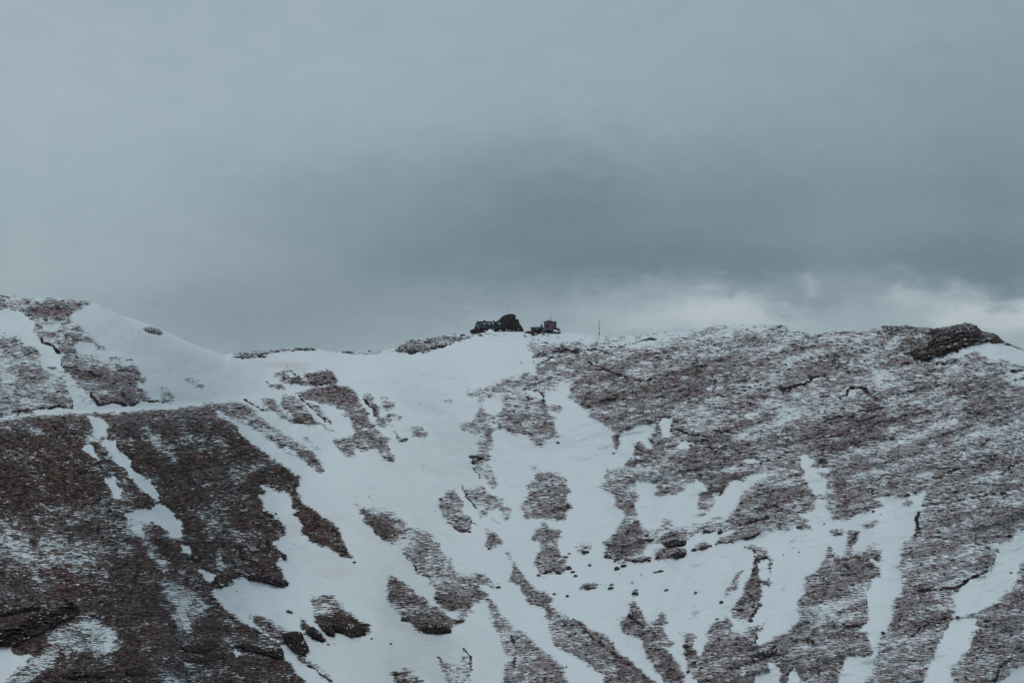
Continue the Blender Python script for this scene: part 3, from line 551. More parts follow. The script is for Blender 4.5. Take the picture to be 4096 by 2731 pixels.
DR = np.array([(-2600, 1150), (-1200, 1220), (0, 1300), (600, 1380), (880, 1520), (1050, 1600), (1500, 1620), (1850, 1545), (2300, 1540), (2900, 1500), (3600, 1420), (3900, 1370), (4100, 1390), (6800, 1500)], float)
_dx = np.arange(-3000, 7200, 10.0)
def _smooth(v):
    k = np.hanning(61); k /= k.sum()
    return np.convolve(np.pad(v, 30, mode='edge'), k, 'valid')
_dr = _smooth(_smooth(np.interp(_dx, DR[:, 0], DR[:, 1])))
_dm = _smooth(_smooth(np.interp(_dx, [-2600, 0, 900, 1800, 2600, 4096, 6800], [.72, .72, .66, .60, .60, .66, .66])))
_ds = np.interp(_dx, SKYLINE[:, 0], SKYLINE[:, 1])
_ds = _smooth(np.where(True, _ds, 0))
def depth(x, y):
    x = np.asarray(x, float); y = np.asarray(y, float)
    ys = ysky(x)
    dr = np.interp(x, _dx, _dr)
    m = np.interp(x, _dx, _dm)
    ts = tz(np.interp(x, _dx, _ds))
    base = dr * (m - ts) / (m - tz(y))
    base = base + 24 * np.exp(-np.maximum(y - ys, 0) / 24)
    # the path bench crossing the left slope
    yb = np.interp(x, [-600, 0, 400, 800, 1024], [1710, 1682, 1657, 1625, 1590])
    w = np.clip((1250 - x) / 400, 0, 1)
    base = base + w * 9 / (1 + np.exp(np.clip((y - yb) / 5, -40, 40)))
    # the dark spur stands out in front of the gully
    base = base - 14 * np.exp(-((x - 300) / 900) ** 2 - ((y - 2700) / 620) ** 2)
    base = base - 14 * np.exp(-((x - 3600) / 700) ** 2 - ((y - 2500) / 500) ** 2)
    base = base + 26 * np.exp(-((x - 2000 - (y - 1900) * .35) / 520) ** 2 - ((y - 2050) / 420) ** 2)
    edge = np.clip((y - ys) / 14, 0.15, 1)
    site = np.exp(-((x - 2070) / 260) ** 4) * np.exp(-((y - ys) / 45) ** 2)
    return base - bil(RELIEF, x, y) * edge * (1 - .93 * site)

def world_pt(x, y, D):
    Y = (1365.5 - y) / FPX
    k = D / (cp - Y * sp)
    return (k * (x - 2048.0) / FPX, D, k * (sp + Y * cp))

def ground(x, y):
    """point of the mountainside seen at photograph pixel x, y"""
    return Vector([float(c) for c in world_pt(float(x), float(y), float(depth(x, y)))])

def mpp(x, y):
    return float(depth(x, y)) / FPX          # metres per photograph pixel there

def build_terrain():
    xs = np.concatenate([np.arange(-2400, -160, 70.0), np.arange(-160, 4257, 3.5), np.arange(4300, 6600, 70.0)])
    K = 430
    ys = ysky(xs)
    rows = []
    f = np.linspace(0, 1, K)
    f = .35 * f ** 2 + .65 * f          # denser towards the crest
    for k in range(K):
        y = ys + (2790 - ys) * f[k]
        D = depth(xs, y)
        rows.append(world_pt(xs, y, D) + (y,))
    P = np.array([[r[0], np.broadcast_to(r[1], xs.shape), r[2]] for r in rows])   # K,3,W
    Yp = np.array([r[3] for r in rows])
    # far side of the crest
    top = P[0]
    back = []
    for dd, dz in ((18, -.8), (50, -4), (110, -16), (260, -90), (700, -300), (1800, -620), (5000, -900), (14000, -1200)):
        s = 1 + dd / top[1]
        back.append(np.array([top[0] * s, top[1] + dd, top[2] + dz]))
    back = back[::-1]
    # down into the valley and up to the hillside the photographer stands on
    bot = P[-1]
    front = []
    for j in range(1, 15):
        fr = j / 14
        D = bot[1] + (860 - bot[1]) * fr
        z = bot[2] - .66 * (bot[1] - 860) * fr + 10 * (fbm(xs / 300, np.full(xs.shape, 40 + j * .7), 3, 3) - .5)
        front.append(np.array([bot[0] * D / bot[1], D, z]))
    for D, z in ((760, -375), (640, -388), (520, -360), (400, -290), (280, -195), (180, -112), (100, -56), (50, -28), (20, -11), (6, -3.4), (-6, -2.2), (-40, 0), (-200, 20), (-900, 60)):
        DD = np.full(xs.shape, float(D))
        spread = bot[0] / bot[1]
        front.append(np.array([spread * (max(D, 0) + 260), DD, z + (6 if D > 60 else 0) * (fbm(xs / 260, DD / 80, 9, 3) - .5)]))
    A = np.array(list(back) + list(P) + list(front))     # rows,3,W
    nb = len(back)
    nR, _, W = A.shape
    V = A.transpose(0, 2, 1).reshape(-1, 3)
    yy = np.concatenate([np.repeat(ys[None], nb, 0), Yp, np.repeat(np.full(xs.shape, 2790.)[None], len(front), 0)])
    xx = np.repeat(xs[None], nR, 0)
    cov = bil(COVER, xx, yy); dk = bil(DARK, xx, yy); du = bil(DUSTM, xx, yy)
    he = bil(HEATH, xx, yy); rd = bil(RED, xx, yy)
    # outside the survey: a plausible mixture
    mixn = np.clip((fbm(xx / 300, (yy + np.arange(nR)[:, None] * 22) / 200, 41, 4) - .38) * 3, 0, .8)
    outr = (np.arange(nR) >= nb + K)[:, None] | (xx < -600) | (xx > 4700)
    cov = np.where(outr, mixn, cov); dk = np.where(outr, 0, dk)
    me = bpy.data.meshes.new("mountain_terrain")
    idx = np.arange(nR * W).reshape(nR, W)
    q = np.stack([idx[:-1, :-1], idx[1:, :-1], idx[1:, 1:], idx[:-1, 1:]], -1).reshape(-1, 4)
    me.vertices.add(len(V)); me.vertices.foreach_set('co', V.ravel())
    me.loops.add(q.size); me.loops.foreach_set('vertex_index', q.ravel())
    me.polygons.add(len(q))
    me.polygons.foreach_set('loop_start', np.arange(0, q.size, 4))
    me.polygons.foreach_set('loop_total', np.full(len(q), 4))
    me.polygons.foreach_set('use_smooth', np.ones(len(q), bool))
    me.update(calc_edges=True)
    for nm, ch in (('ground', (cov, dk, du, he)), ('tint', (rd, rd, rd, rd))):
        a = me.color_attributes.new(nm, 'FLOAT_COLOR', 'POINT')
        a.data.foreach_set('color', np.stack([c.ravel() for c in ch], -1).astype(np.float32).ravel())
    # grain coordinates of the ground: metres along the slope, metres down the slope
    bx_ = (xx - 2048) * .15
    by_ = -yy * .145
    seg = np.sqrt(((A[1:] - A[:-1]) ** 2).sum(1))
    kf = nb + K
    by_[kf:] -= np.cumsum(seg[kf - 1:], axis=0)[:len(front)] * .8
    by_[:nb] += np.cumsum(seg[:nb][::-1], axis=0)[::-1] * .8
    ba = me.attributes.new('grain', 'FLOAT_VECTOR', 'POINT')
    ba.data.foreach_set('vector', np.stack([bx_.ravel(), np.zeros(bx_.size), by_.ravel()], -1).astype(np.float32).ravel())
    me.validate()
    o = bpy.data.objects.new("mountain_terrain", me)
    COL.objects.link(o)
    o["kind"] = "structure"
    me.materials.append(terrain_mat())
    return o

def terrain_mat():
    m = bpy.data.materials.new("snow_and_turf")
    m.use_nodes = True
    t = m.node_tree; t.nodes.clear()
    out = N(t, 'ShaderNodeOutputMaterial')
    bs = N(t, 'ShaderNodeBsdfPrincipled', i={'Roughness': 0.9, 'Specular IOR Level': 0.15})
    t.links.new(bs.outputs[0], out.inputs[0])
    at = N(t, 'ShaderNodeAttribute', attribute_name='ground')
    tint = N(t, 'ShaderNodeAttribute', attribute_name='tint')
    sep = N(t, 'ShaderNodeSeparateColor', i={0: at.outputs['Color']})
    C, G, Du = sep.outputs[0], sep.outputs[1], sep.outputs[2]
    H = at.outputs['Alpha']
    tc = N(t, 'ShaderNodeTexCoord').outputs['Object']
    # wavering contour-parallel coordinates
    w1 = N(t, 'ShaderNodeTexNoise', i={'Vector': N(t, 'ShaderNodeAttribute', attribute_name='grain').outputs['Vector'], 'Scale': .022, 'Detail': 1.5})
    w2 = N(t, 'ShaderNodeVectorMath', operation='SUBTRACT', i={0: w1.outputs['Color'], 1: (.5, .5, .5)})
    w3 = N(t, 'ShaderNodeVectorMath', operation='MULTIPLY_ADD', i={0: w2.outputs[0], 1: (0, 0, 3.2), 2: tc})
    gr = N(t, 'ShaderNodeAttribute', attribute_name='grain').outputs['Vector']
    w3 = N(t, 'ShaderNodeVectorMath', operation='MULTIPLY_ADD', i={0: w2.outputs[0], 1: (0, 0, 7.0), 2: gr})
    def aniso(sx, sy, sz, det, rough, off=0.0):
        v = N(t, 'ShaderNodeVectorMath', operation='MULTIPLY_ADD', i={0: w3.outputs[0], 1: (sx, sy, sz), 2: (off, off * .7, off * 1.3)})
        return N(t, 'ShaderNodeTexNoise', i={'Vector': v.outputs[0], 'Scale': 1.0, 'Detail': det, 'Roughness': rough}).outputs['Fac']
    n1 = aniso(.19, .03, 1.7, 3.0, .62)                 # terracettes: long and low
    n2 = aniso(.48, .05, 2.2, 2.0, .6, 31.0)             # tussocks
    n3 = aniso(.075, .012, .30, 3.0, .6, 77.0)          # patches
    n5 = aniso(.75, .08, 4.0, 2.0, .6, 143.0)
    n = M(t, 'ADD', M(t, 'MULTIPLY', n1, .42), M(t, 'MULTIPLY_ADD', n2, .24, M(t, 'MULTIPLY', n5, .16)))
    n = M(t, 'ADD', n, M(t, 'MULTIPLY', n3, .18))
    # cover -> threshold
    thr = M(t, 'MULTIPLY_ADD', C, -SPAN, .5 + SPAN * .5)
    thr = M(t, 'ADD', thr, M(t, 'MULTIPLY', M(t, 'MAXIMUM', M(t, 'SUBTRACT', .10, C), 0.0), 1.2))
    d = M(t, 'SUBTRACT', n, thr)
    mask = N(t, 'ShaderNodeMapRange', i={'Value': d, 'From Min': -.018, 'From Max': .018})
    mask.interpolation_type = 'SMOOTHSTEP'
    mask = mask.outputs[0]
    # rock and soil faces keep only thin ledges of snow
    g1 = N(t, 'ShaderNodeMapRange', i={'Value': M(t, 'ADD', G, M(t, 'MULTIPLY', M(t, 'SUBTRACT', n2, .5), 1.6)), 'From Min': .30, 'From Max': .52})
    gm = g1.outputs[0]
    mask = M(t, 'MAXIMUM', mask, gm)
    # turf colour
    nc = aniso(.30, .04, 1.7, 4.0, .7, 55.0)
    rA = N(t, 'ShaderNodeValToRGB', i={0: M(t, 'ADD', nc, M(t, 'MULTIPLY', M(t, 'SUBTRACT', M(t, 'ADD', n1, n5), 1.0), .55))})
    cr = rA.color_ramp
    cr.elements[0].position = .40; cr.elements[0].color = (.016, .010, .014, 1)
    cr.elements[1].position = .68; cr.elements[1].color = (.275, .192, .188, 1)
    e = cr.elements.new(.51); e.color = (.150, .092, .095, 1)
    rH = N(t, 'ShaderNodeValToRGB', i={0: M(t, 'ADD', nc, M(t, 'MULTIPLY', M(t, 'SUBTRACT', M(t, 'ADD', n1, n5), 1.0), .55))})
    cr = rH.color_ramp
    cr.elements[0].position = .44; cr.elements[0].color = (.010, .0065, .008, 1)
    cr.elements[1].position = .70; cr.elements[1].color = (.18, .116, .095, 1)
    e = cr.elements.new(.52); e.color = (.088, .052, .043, 1)
    mixT = N(t, 'ShaderNodeMix', data_type='RGBA', i={'Factor': H, 'A': rA.outputs[0], 'B': rH.outputs[0]})
    red = N(t, 'ShaderNodeMix', data_type='RGBA', blend_type='MULTIPLY', i={'Factor': tint.outputs['Fac'], 'A': mixT.outputs['Result'], 'B': (1.12, .86, .84, 1)})
    straw = M(t, 'MULTIPLY', M(t, 'MULTIPLY_ADD', n3, 7.0, -3.75, clamp=True), .55)
    red = N(t, 'ShaderNodeMix', data_type='RGBA', i={'Factor': straw, 'A': red.outputs['Result'], 'B': (.165, .128, .098, 1)})
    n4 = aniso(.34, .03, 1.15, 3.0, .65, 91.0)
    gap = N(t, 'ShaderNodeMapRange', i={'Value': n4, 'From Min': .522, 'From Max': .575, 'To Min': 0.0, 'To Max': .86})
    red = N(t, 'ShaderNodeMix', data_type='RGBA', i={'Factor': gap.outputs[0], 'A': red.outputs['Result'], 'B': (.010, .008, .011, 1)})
    rock = N(t, 'ShaderNodeValToRGB', i={0: aniso(.9, .8, .5, 4.0, .6, 12.0)})
    cr = rock.color_ramp
    cr.elements[0].position = .35; cr.elements[0].color = (.010, .008, .010, 1)
    cr.elements[1].position = .75; cr.elements[1].color = (.085, .066, .066, 1)
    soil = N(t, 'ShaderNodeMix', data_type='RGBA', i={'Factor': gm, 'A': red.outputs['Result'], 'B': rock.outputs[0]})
    # snow colour: clean, faintly uneven, dust-tinted where the wind has laid soil on it
    ns = N(t, 'ShaderNodeTexNoise', i={'Vector': tc, 'Scale': .022, 'Detail': 8.0, 'Roughness': .62})
    sn = N(t, 'ShaderNodeMix', data_type='RGBA', i={'Factor': ns.outputs['Fac'], 'A': (.69, .745, .78, 1), 'B': (.80, .84, .865, 1)})
    dirt = N(t, 'ShaderNodeMix', data_type='RGBA', i={'Factor': M(t, 'MULTIPLY', Du, M(t, 'MULTIPLY_ADD', n1, 1.6, -.2, clamp=True)), 'A': sn.outputs['Result'], 'B': (.60, .49, .47, 1)})
    fin = N(t, 'ShaderNodeMix', data_type='RGBA', i={'Factor': mask, 'A': dirt.outputs['Result'], 'B': soil.outputs['Result']})
    t.links.new(fin.outputs['Result'], bs.inputs['Base Color'])
    frost = M(t, 'MULTIPLY', M(t, 'MULTIPLY_ADD', C, -.85, 1.18, clamp=True), M(t, 'MULTIPLY_ADD', M(t, 'ADD', n2, n5), 2.6, -2.0, clamp=True), clamp=True)
    frost = M(t, 'MULTIPLY', frost, M(t, 'MULTIPLY_ADD', M(t, 'MAXIMUM', gm, gap.outputs[0]), -.85, .62, clamp=True))
    frost = M(t, 'MULTIPLY', frost, M(t, 'MULTIPLY_ADD', H, -.84, 1.0, clamp=True))
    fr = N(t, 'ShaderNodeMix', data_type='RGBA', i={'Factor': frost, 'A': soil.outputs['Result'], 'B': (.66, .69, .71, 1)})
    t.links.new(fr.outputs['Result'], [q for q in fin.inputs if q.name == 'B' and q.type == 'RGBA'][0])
    hgt = M(t, 'ADD', M(t, 'MULTIPLY', mask, M(t, 'MULTIPLY_ADD', nc, .8, .25)), M(t, 'MULTIPLY', ns.outputs['Fac'], .35))
    bp = N(t, 'ShaderNodeBump', i={'Height': hgt, 'Strength': .8, 'Distance': .5})
    t.links.new(bp.outputs[0], bs.inputs['Normal'])
    return m

SPAN = .20
TERRAIN = build_terrain()
# ------------------------------------------------------------------ materials for the objects
def mat(name, col, rough=.8, col2=None, scale=3.0, metal=0.0, snow=0.0, bump=0.0, stretch=(1, 1, 1), spec=.3):
    m = bpy.data.materials.new(name)
    m.use_nodes = True
    t = m.node_tree; t.nodes.clear()
    out = N(t, 'ShaderNodeOutputMaterial')
    bs = N(t, 'ShaderNodeBsdfPrincipled', i={'Roughness': rough, 'Metallic': metal, 'Specular IOR Level': spec})
    t.links.new(bs.outputs[0], out.inputs[0])
    tc = N(t, 'ShaderNodeTexCoord').outputs['Object']
    v = N(t, 'ShaderNodeVectorMath', operation='MULTIPLY', i={0: tc, 1: stretch})
    nz = N(t, 'ShaderNodeTexNoise', i={'Vector': v.outputs[0], 'Scale': scale, 'Detail': 6.0, 'Roughness': .65})
    c2 = col2 or tuple(c * .6 for c in col)
    r = N(t, 'ShaderNodeMapRange', i={'Value': nz.outputs['Fac'], 'From Min': .34, 'From Max': .66})
    mx = N(t, 'ShaderNodeMix', data_type='RGBA', i={'Factor': r.outputs[0], 'A': (*c2, 1), 'B': (*col, 1)})
    res = mx.outputs['Result']
    if snow != 0:          # snow lies where the face looks upwards
        ge = N(t, 'ShaderNodeNewGeometry')
        z = N(t, 'ShaderNodeSeparateXYZ', i={0: ge.outputs['Normal']}).outputs[2]
        k = M(t, 'ADD', z, M(t, 'MULTIPLY', M(t, 'SUBTRACT', nz.outputs['Fac'], .5), 2.4))
        s = N(t, 'ShaderNodeMapRange', i={'Value': k, 'From Min': 1.0 - snow, 'From Max': 1.12 - snow})
        mx2 = N(t, 'ShaderNodeMix', data_type='RGBA', i={'Factor': s.outputs[0], 'A': res, 'B': (.76, .80, .83, 1)})
        res = mx2.outputs['Result']
    t.links.new(res, bs.inputs['Base Color'])
    if bump > 0:
        bp = N(t, 'ShaderNodeBump', i={'Height': nz.outputs['Fac'], 'Strength': .9, 'Distance': bump})
        t.links.new(bp.outputs[0], bs.inputs['Normal'])
    return m

MT = dict(
 rock=mat('dark_rock', (.085, .066, .064), .9, (.022, .017, .018), .9, snow=.22, bump=.3),
 bare=mat('bare_rock', (.095, .073, .070), .9, (.03, .023, .023), 1.2, bump=.3),
 crag=mat('crag_rock', (.085, .060, .056), .9, (.012, .009, .011), .45, snow=-.10, bump=.6),
 cliff=mat('cliff_rock', (.062, .046, .043), .95, (.010, .008, .010), .4, snow=-.13, bump=.5, stretch=(1.5, 1, .6)),
 tor=mat('weathered_rock', (.055, .046, .045), .9, (.016, .013, .014), .55, bump=.5, stretch=(1, 1, 1.6)),
 snow=mat('drift_snow', (.80, .83, .86), .9, (.74, .78, .81), .6, bump=.1),
 roof=mat('green_metal_roof', (.016, .038, .042), .6, (.008, .017, .020), .5, stretch=(1.4, 1, 1)),
 roofl=mat('frosted_metal_roof', (.050, .070, .078), .6, (.014, .030, .034), .9, stretch=(1.4, 1, 1)),
 wall=mat('dark_timber', (.052, .036, .040), .85, (.018, .014, .017), 1.2, stretch=(.6, .6, 3)),
 gable=mat('grey_gable_boards', (.20, .19, .19), .85, (.09, .09, .095), 1.6, stretch=(3, 3, .6)),
 trim=mat('dark_trim', (.014, .022, .026), .7),
 white=mat('white_paint', (.55, .58, .62), .6, (.45, .48, .52), 2),
 pane=mat('frosted_pane', (.40, .43, .46), .35, (.28, .31, .34), 1.2, spec=.6),
 brick=mat('chimney_brick', (.16, .095, .08), .9, (.07, .045, .04), 3),
 concrete=mat('stained_concrete', (.165, .128, .148), .9, (.085, .064, .078), .8, bump=.05),
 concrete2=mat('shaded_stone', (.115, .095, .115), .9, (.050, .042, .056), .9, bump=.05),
 peel=mat('bare_plaster_patch', (.045, .030, .040), .9, (.020, .014, .020), 1.5),
 cap=mat('maroon_parapet', (.10, .052, .068), .85, (.045, .025, .035), 1.2),
 dark=mat('dark_base', (.020, .020, .025), .9, (.010, .010, .013), 1.0),
 annex=mat('blue_grey_sheet', (.055, .085, .105), .55, (.028, .045, .058), 1.0, stretch=(2, 2, .5)),
 rust=mat('rusty_sheet', (.17, .045, .035), .8, (.07, .022, .02), 1.5),
 red=mat('red_paint', (.16, .018, .022), .6, (.07, .010, .013), 1.5),
 cyan=mat('cyan_banner', (.018, .27, .36), .7, (.014, .21, .29), 2),
 steel=mat('grey_steel', (.14, .16, .17), .5, (.07, .085, .09), 3, metal=.3),
 pale=mat('pale_pipe', (.42, .46, .49), .6, (.3, .33, .36), 3),
 wood=mat('weathered_post', (.06, .05, .045), .9),
 cloth=mat('dark_clothing', (.020, .018, .026), .9, (.012, .011, .016), 6),
 cloth2=mat('dark_trousers', (.014, .013, .018), .9),
 skin=mat('skin', (.35, .22, .17), .7),
 soil=mat('brown_spoil', (.14, .095, .07), .95, (.06, .042, .035), 1.2),
)

# ------------------------------------------------------------------ shape helpers
def bx(bm, x0, x1, y0, y1, z0, z1, bev=0.0):
    vs = [bm.verts.new((x, y, z)) for z in (z0, z1) for (x, y) in ((x0, y0), (x1, y0), (x1, y1), (x0, y1))]
    for f in ((0, 3, 2, 1), (4, 5, 6, 7), (0, 1, 5, 4), (1, 2, 6, 5), (2, 3, 7, 6), (3, 0, 4, 7)):
        bm.faces.new([vs[k] for k in f])
    return vs

def prism(bm, prof, x0, x1):
    """profile of (y, z) points drawn out along x"""
    a = [bm.verts.new((x0, y, z)) for y, z in prof]
    b = [bm.verts.new((x1, y, z)) for y, z in prof]
    n = len(prof)
    bm.faces.new(a[::-1]); bm.faces.new(b)
    for k in range(n):
        bm.faces.new((a[k], a[(k + 1) % n], b[(k + 1) % n], b[k]))
    bmesh.ops.recalc_face_normals(bm, faces=bm.faces)

def tube(bm, p0, p1, r0, r1=None, seg=6):
    p0, p1 = Vector(p0), Vector(p1)
    r1 = r0 if r1 is None else r1
    d = (p1 - p0).normalized()
    u = d.orthogonal().normalized(); w = d.cross(u)
    A = [bm.verts.new(p0 + (u * math.cos(k * 2 * math.pi / seg) + w * math.sin(k * 2 * math.pi / seg)) * r0) for k in range(seg)]
    B = [bm.verts.new(p1 + (u * math.cos(k * 2 * math.pi / seg) + w * math.sin(k * 2 * math.pi / seg)) * r1) for k in range(seg)]
    bm.faces.new(A[::-1]); bm.faces.new(B)
    for k in range(seg):
        bm.faces.new((A[k], A[(k + 1) % seg], B[(k + 1) % seg], B[k]))

def mesh(name, fn, m, parent=None, smooth=False, bevel=0.0):
    bm = bmesh.new(); fn(bm)
    if bevel: bmesh.ops.bevel(bm, geom=bm.edges[:] , offset=bevel, segments=1, affect='EDGES')
    return link_bm(name, bm, MT[m], parent, smooth)

def lump(bm, c, sx, sy, sz, seed, rough=.35, sub=2):
    """an angular rock: noisy, partly flattened icosphere"""
    r = bmesh.ops.create_icosphere(bm, subdivisions=sub, radius=1.0)
    rs = random.Random(seed)
    planes = [(Vector((rs.uniform(-1, 1), rs.uniform(-1, 1), rs.uniform(-.4, 1))).normalized(), rs.uniform(.62, .9)) for _ in range(7)]
    for v in r['verts']:
        p = v.co.copy()
        n = mnoise.noise(p * 1.3 + Vector((seed * 3.1, seed * 1.7, 0)))
        p *= 1 + rough * n
        for nn, dd in planes:
            q = p.dot(nn)
            if q > dd: p -= nn * (q - dd) * .9
        p = p * (1 + .06 * mnoise.noise(p * 5 + Vector((seed, 0, 0))))
        v.co = Vector((p.x * sx, p.y * sy, p.z * sz)) + Vector(c)

def inflate(name, outline, depth_m, m, parent=None, rings=12, noise_amp=.25, nscale=.5, seg=110, seed=0, centre=None):
    """a rock mass with the given front outline (metres, x and z) and a real rounded thickness"""
    P = np.array(outline, float)
    c = np.array(centre) if centre else P.mean(0)
    q = np.vstack([P, P[:1]])
    L = np.concatenate([[0], np.cumsum(np.hypot(*np.diff(q, axis=0).T))])
    s = np.linspace(0, L[-1], seg, endpoint=False)
    ex = np.interp(s, L, q[:, 0]); ez = np.interp(s, L, q[:, 1])
    bm = bmesh.new()
    grid = {}
    for side in (-1, 1):
        for r in range(rings + 1):
            f = math.sin(r / rings * math.pi / 2)
            if r == rings and side == 1:
                grid[(side, r)] = grid[(-1, r)]; continue
            row = []
            for k in range(seg if r else 1):
                x = c[0] + (ex[k] - c[0]) * f; z = c[1] + (ez[k] - c[1]) * f
                y = side * depth_m * (1 - f ** 2.6) ** .5 if f < 1 else 0
                n = mnoise.fractal(Vector((x * nscale + seed, y * nscale, z * nscale * 1.2)), 1.0, 2.0, 3)
                crack = mnoise.noise(Vector((x * .9 + seed, y * .2, z * .16)))
                y += side * noise_amp * depth_m * n * (1 if r < rings else 0) * min(1, .25 + f) - side * .10 * depth_m * max(0, 1 - abs(crack) / .12) * min(1, f * 3)
                amp = .03 * depth_m * f
                row.append(bm.verts.new((x + amp * n, y, z + amp * n * .8)))
            grid[(side, r)] = row
    for side in (-1, 1):
        for r in range(rings):
            A, B = grid[(side, r)], grid[(side, r + 1)]
            for k in range(seg):
                k2 = (k + 1) % seg
                bm.faces.new((A[0], B[k], B[k2]) if r == 0 else (A[k], B[k], B[k2], A[k2]))
    bmesh.ops.recalc_face_normals(bm, faces=bm.faces)
    return link_bm(name, bm, MT[m], parent, True)

# ------------------------------------------------------------------ the hut on the crest
def at_px(x, y, D):
    return Vector([float(c) for c in world_pt(float(x), float(y), float(D))])

def gd(x, y):
    return float(depth(x, y))

def build_hut():
    D = gd(1919.5, 1331.5) - .3
    k = D / FPX
    base = at_px(1919.5, 1328.5, D)
    rz = R(21)
    root = empty('mountain_hut', base, rz)
    tag(root, 'long dark mountain hut with a green metal roof and four dormers on the crest', 'hut')
    L, W = 22.2, 8.6                # x runs along the front, +y is the back
    eave, ridge = 3.0, 7.0
    zb = -1.4
    ov = .5
    # walls
    mesh('wall', lambda b: bx(b, 0, L, 0, W, zb, eave), 'wall', root)
    mesh('foundation', lambda b: bx(b, -.06, L + .06, -.08, W + .08, zb - .4, .45), 'dark', root)
    # gable ends
    def gab(b, x0, x1):
        prism(b, [(.0, eave + .004), (W, eave + .004), (W / 2, ridge - .12)], x0, x1)
    mesh('gable', lambda b: gab(b, -.05, .12), 'gable', root)
    mesh('gable', lambda b: gab(b, L - .12, L + .05), 'wall', root)
    mesh('gable_window', lambda b: bx(b, -.12, -.052, W / 2 - .9, W / 2 + .3, 3.9, 5.0), 'pane', root)
    mesh('gable_beam', lambda b: (bx(b, -.11, -.055, W / 2 - 1.25, W / 2 - .95, 3.05, 5.3), bx(b, -.11, -.055, .6, W - .6, 3.1, 3.3)), 'trim', root)
    # roof: two slabs
    sl = (ridge - eave) / (W / 2)
    th = .16
    def slab(b, x0, x1, sgn, lift=0.0):
        y_e = -ov if sgn < 0 else W + ov
        z_e = eave - ov * sl
        prism(b, [(y_e, z_e + lift), (W / 2, ridge + lift), (W / 2, ridge + th + lift), (y_e, z_e + th + lift)], x0, x1)
    roof = mesh('roof', lambda b: (slab(b, -.45, L + .3, -1), slab(b, -.45, L + .3, 1)), 'roof', root)
    mesh('frosted_roof_sheet', lambda b: (slab(b, -.47, 5.2, -1, th * .0 + .165)), 'roofl', roof)
    # standing seams
    def seams(b):
        x = -.2
        while x < L + .2:
            for s in (0,):
                prism(b, [(-ov, eave - ov * sl + .33), (W / 2, ridge + .33), (W / 2, ridge + .38), (-ov, eave - ov * sl + .38)] if x < 5.1 else
                         [(-ov, eave - ov * sl + th), (W / 2, ridge + th), (W / 2, ridge + th + .05), (-ov, eave - ov * sl + th + .05)], x, x + .05)
            x += .62
    mesh('roof_seams', seams, 'trim', roof)
    mesh('ridge_cap', lambda b: bx(b, -.5, L + .34, W / 2 - .18, W / 2 + .18, ridge + th - .02, ridge + th + .12), 'trim', roof)
    mesh('barge_board', lambda b: prism(b, [(-ov - .02, eave - ov * sl - .14), (W / 2, ridge - .14), (W + ov + .02, eave - ov * sl - .14), (W + ov + .02, eave - ov * sl + .22), (W / 2, ridge + .3), (-ov - .02, eave - ov * sl + .22)], -.62, -.472), 'gable', roof)
    mesh('fascia', lambda b: bx(b, -.45, L + .3, -ov - .08, -ov + .04, eave - ov * sl - .12, eave - ov * sl + .05), 'roof', roof)
    # gutter and downpipe
    mesh('gutter', lambda b: tube(b, (-.4, -ov - .12, eave - ov * sl + .02), (L + .2, -ov - .12, eave - ov * sl + .02), .08), 'roof', root)
    mesh('downpipe', lambda b: tube(b, (5.0, -.12, .2), (5.0, -.12, eave), .07), 'roof', root)
    # dormers: (distance along, base height on the slope)
    for (x, zc, w) in ((3.7, 4.95, 1.55), (6.9, 4.9, 1.6), (9.7, 5.25, 1.35), (14.3, 5.2, 1.5)):
        yc = (zc - eave) / sl - .55
        dm = mesh('dormer', lambda b: prism(b, [(yc, zc - .75), (yc, zc + .72), (yc + 2.3, zc + .95), (yc + 2.3, zc + .3)], x - w / 2, x + w / 2), 'trim', root)
        mesh('dormer_roof', lambda b: prism(b, [(yc - .25, zc + .74), (yc + 2.1, zc + .98), (yc + 2.1, zc + 1.16), (yc - .25, zc + .96)], x - w / 2 - .18, x + w / 2 + .18), 'snow', dm)
        mesh('dormer_window', lambda b: bx(b, x - .1, x + .56, yc - .06, yc - .004, zc - .45, zc + .52), 'pane', dm)
    # chimneys
    for (x, w, h, m_) in ((4.6, 1.5, .75, 'wall'), (11.1, .55, 1.15, 'brick'), (13.9, .65, .95, 'brick')):
        ch = mesh('chimney', lambda b: bx(b, x - w / 2, x + w / 2, W / 2 - .75, W / 2 - .2, ridge - 1.2, ridge + h), m_, root)
        mesh('chimney_cap', lambda b: bx(b, x - w / 2 - .08, x + w / 2 + .08, W / 2 - .83, W / 2 - .12, ridge + h, ridge + h + .12), m_, ch)
    # front windows: x, z, width, height, panes across
    for (x, z, w, h, n) in ((3.6, 1.05, 1.1, 1.1, 2), (8.45, 1.75, 1.15, 1.15, 2), (9.65, 1.8, .85, .95, 1), (14.1, 1.2, 2.05, 1.15, 4), (18.6, 1.55, 1.1, 1.2, 2)):
        wn = mesh('window', lambda b: bx(b, x - w / 2, x + w / 2, -.10, -.003, z - h / 2, z + h / 2), 'white', root)
        def panes(b):
            pw = (w - .1) / n
            for i in range(n):
                for j in range(2):
                    bx(b, x - w / 2 + .05 + i * pw + .05, x - w / 2 + .05 + (i + 1) * pw - .05, -.115, -.102,
                       z - h / 2 + .08 + j * (h / 2 - .04), z - h / 2 + .08 + (j + 1) * (h / 2 - .04) - .08)
        mesh('pane', panes, 'pane', wn)
    dr = mesh('door', lambda b: bx(b, 16.3, 17.3, -.09, -.003, -.2, 2.1), 'dark', root)
    mesh('door_frame', lambda b: (bx(b, 16.18, 16.29, -.11, -.003, -.2, 2.2), bx(b, 17.31, 17.42, -.11, -.003, -.2, 2.2), bx(b, 16.3, 17.3, -.11, -.003, 2.102, 2.2)), 'brick', dr)
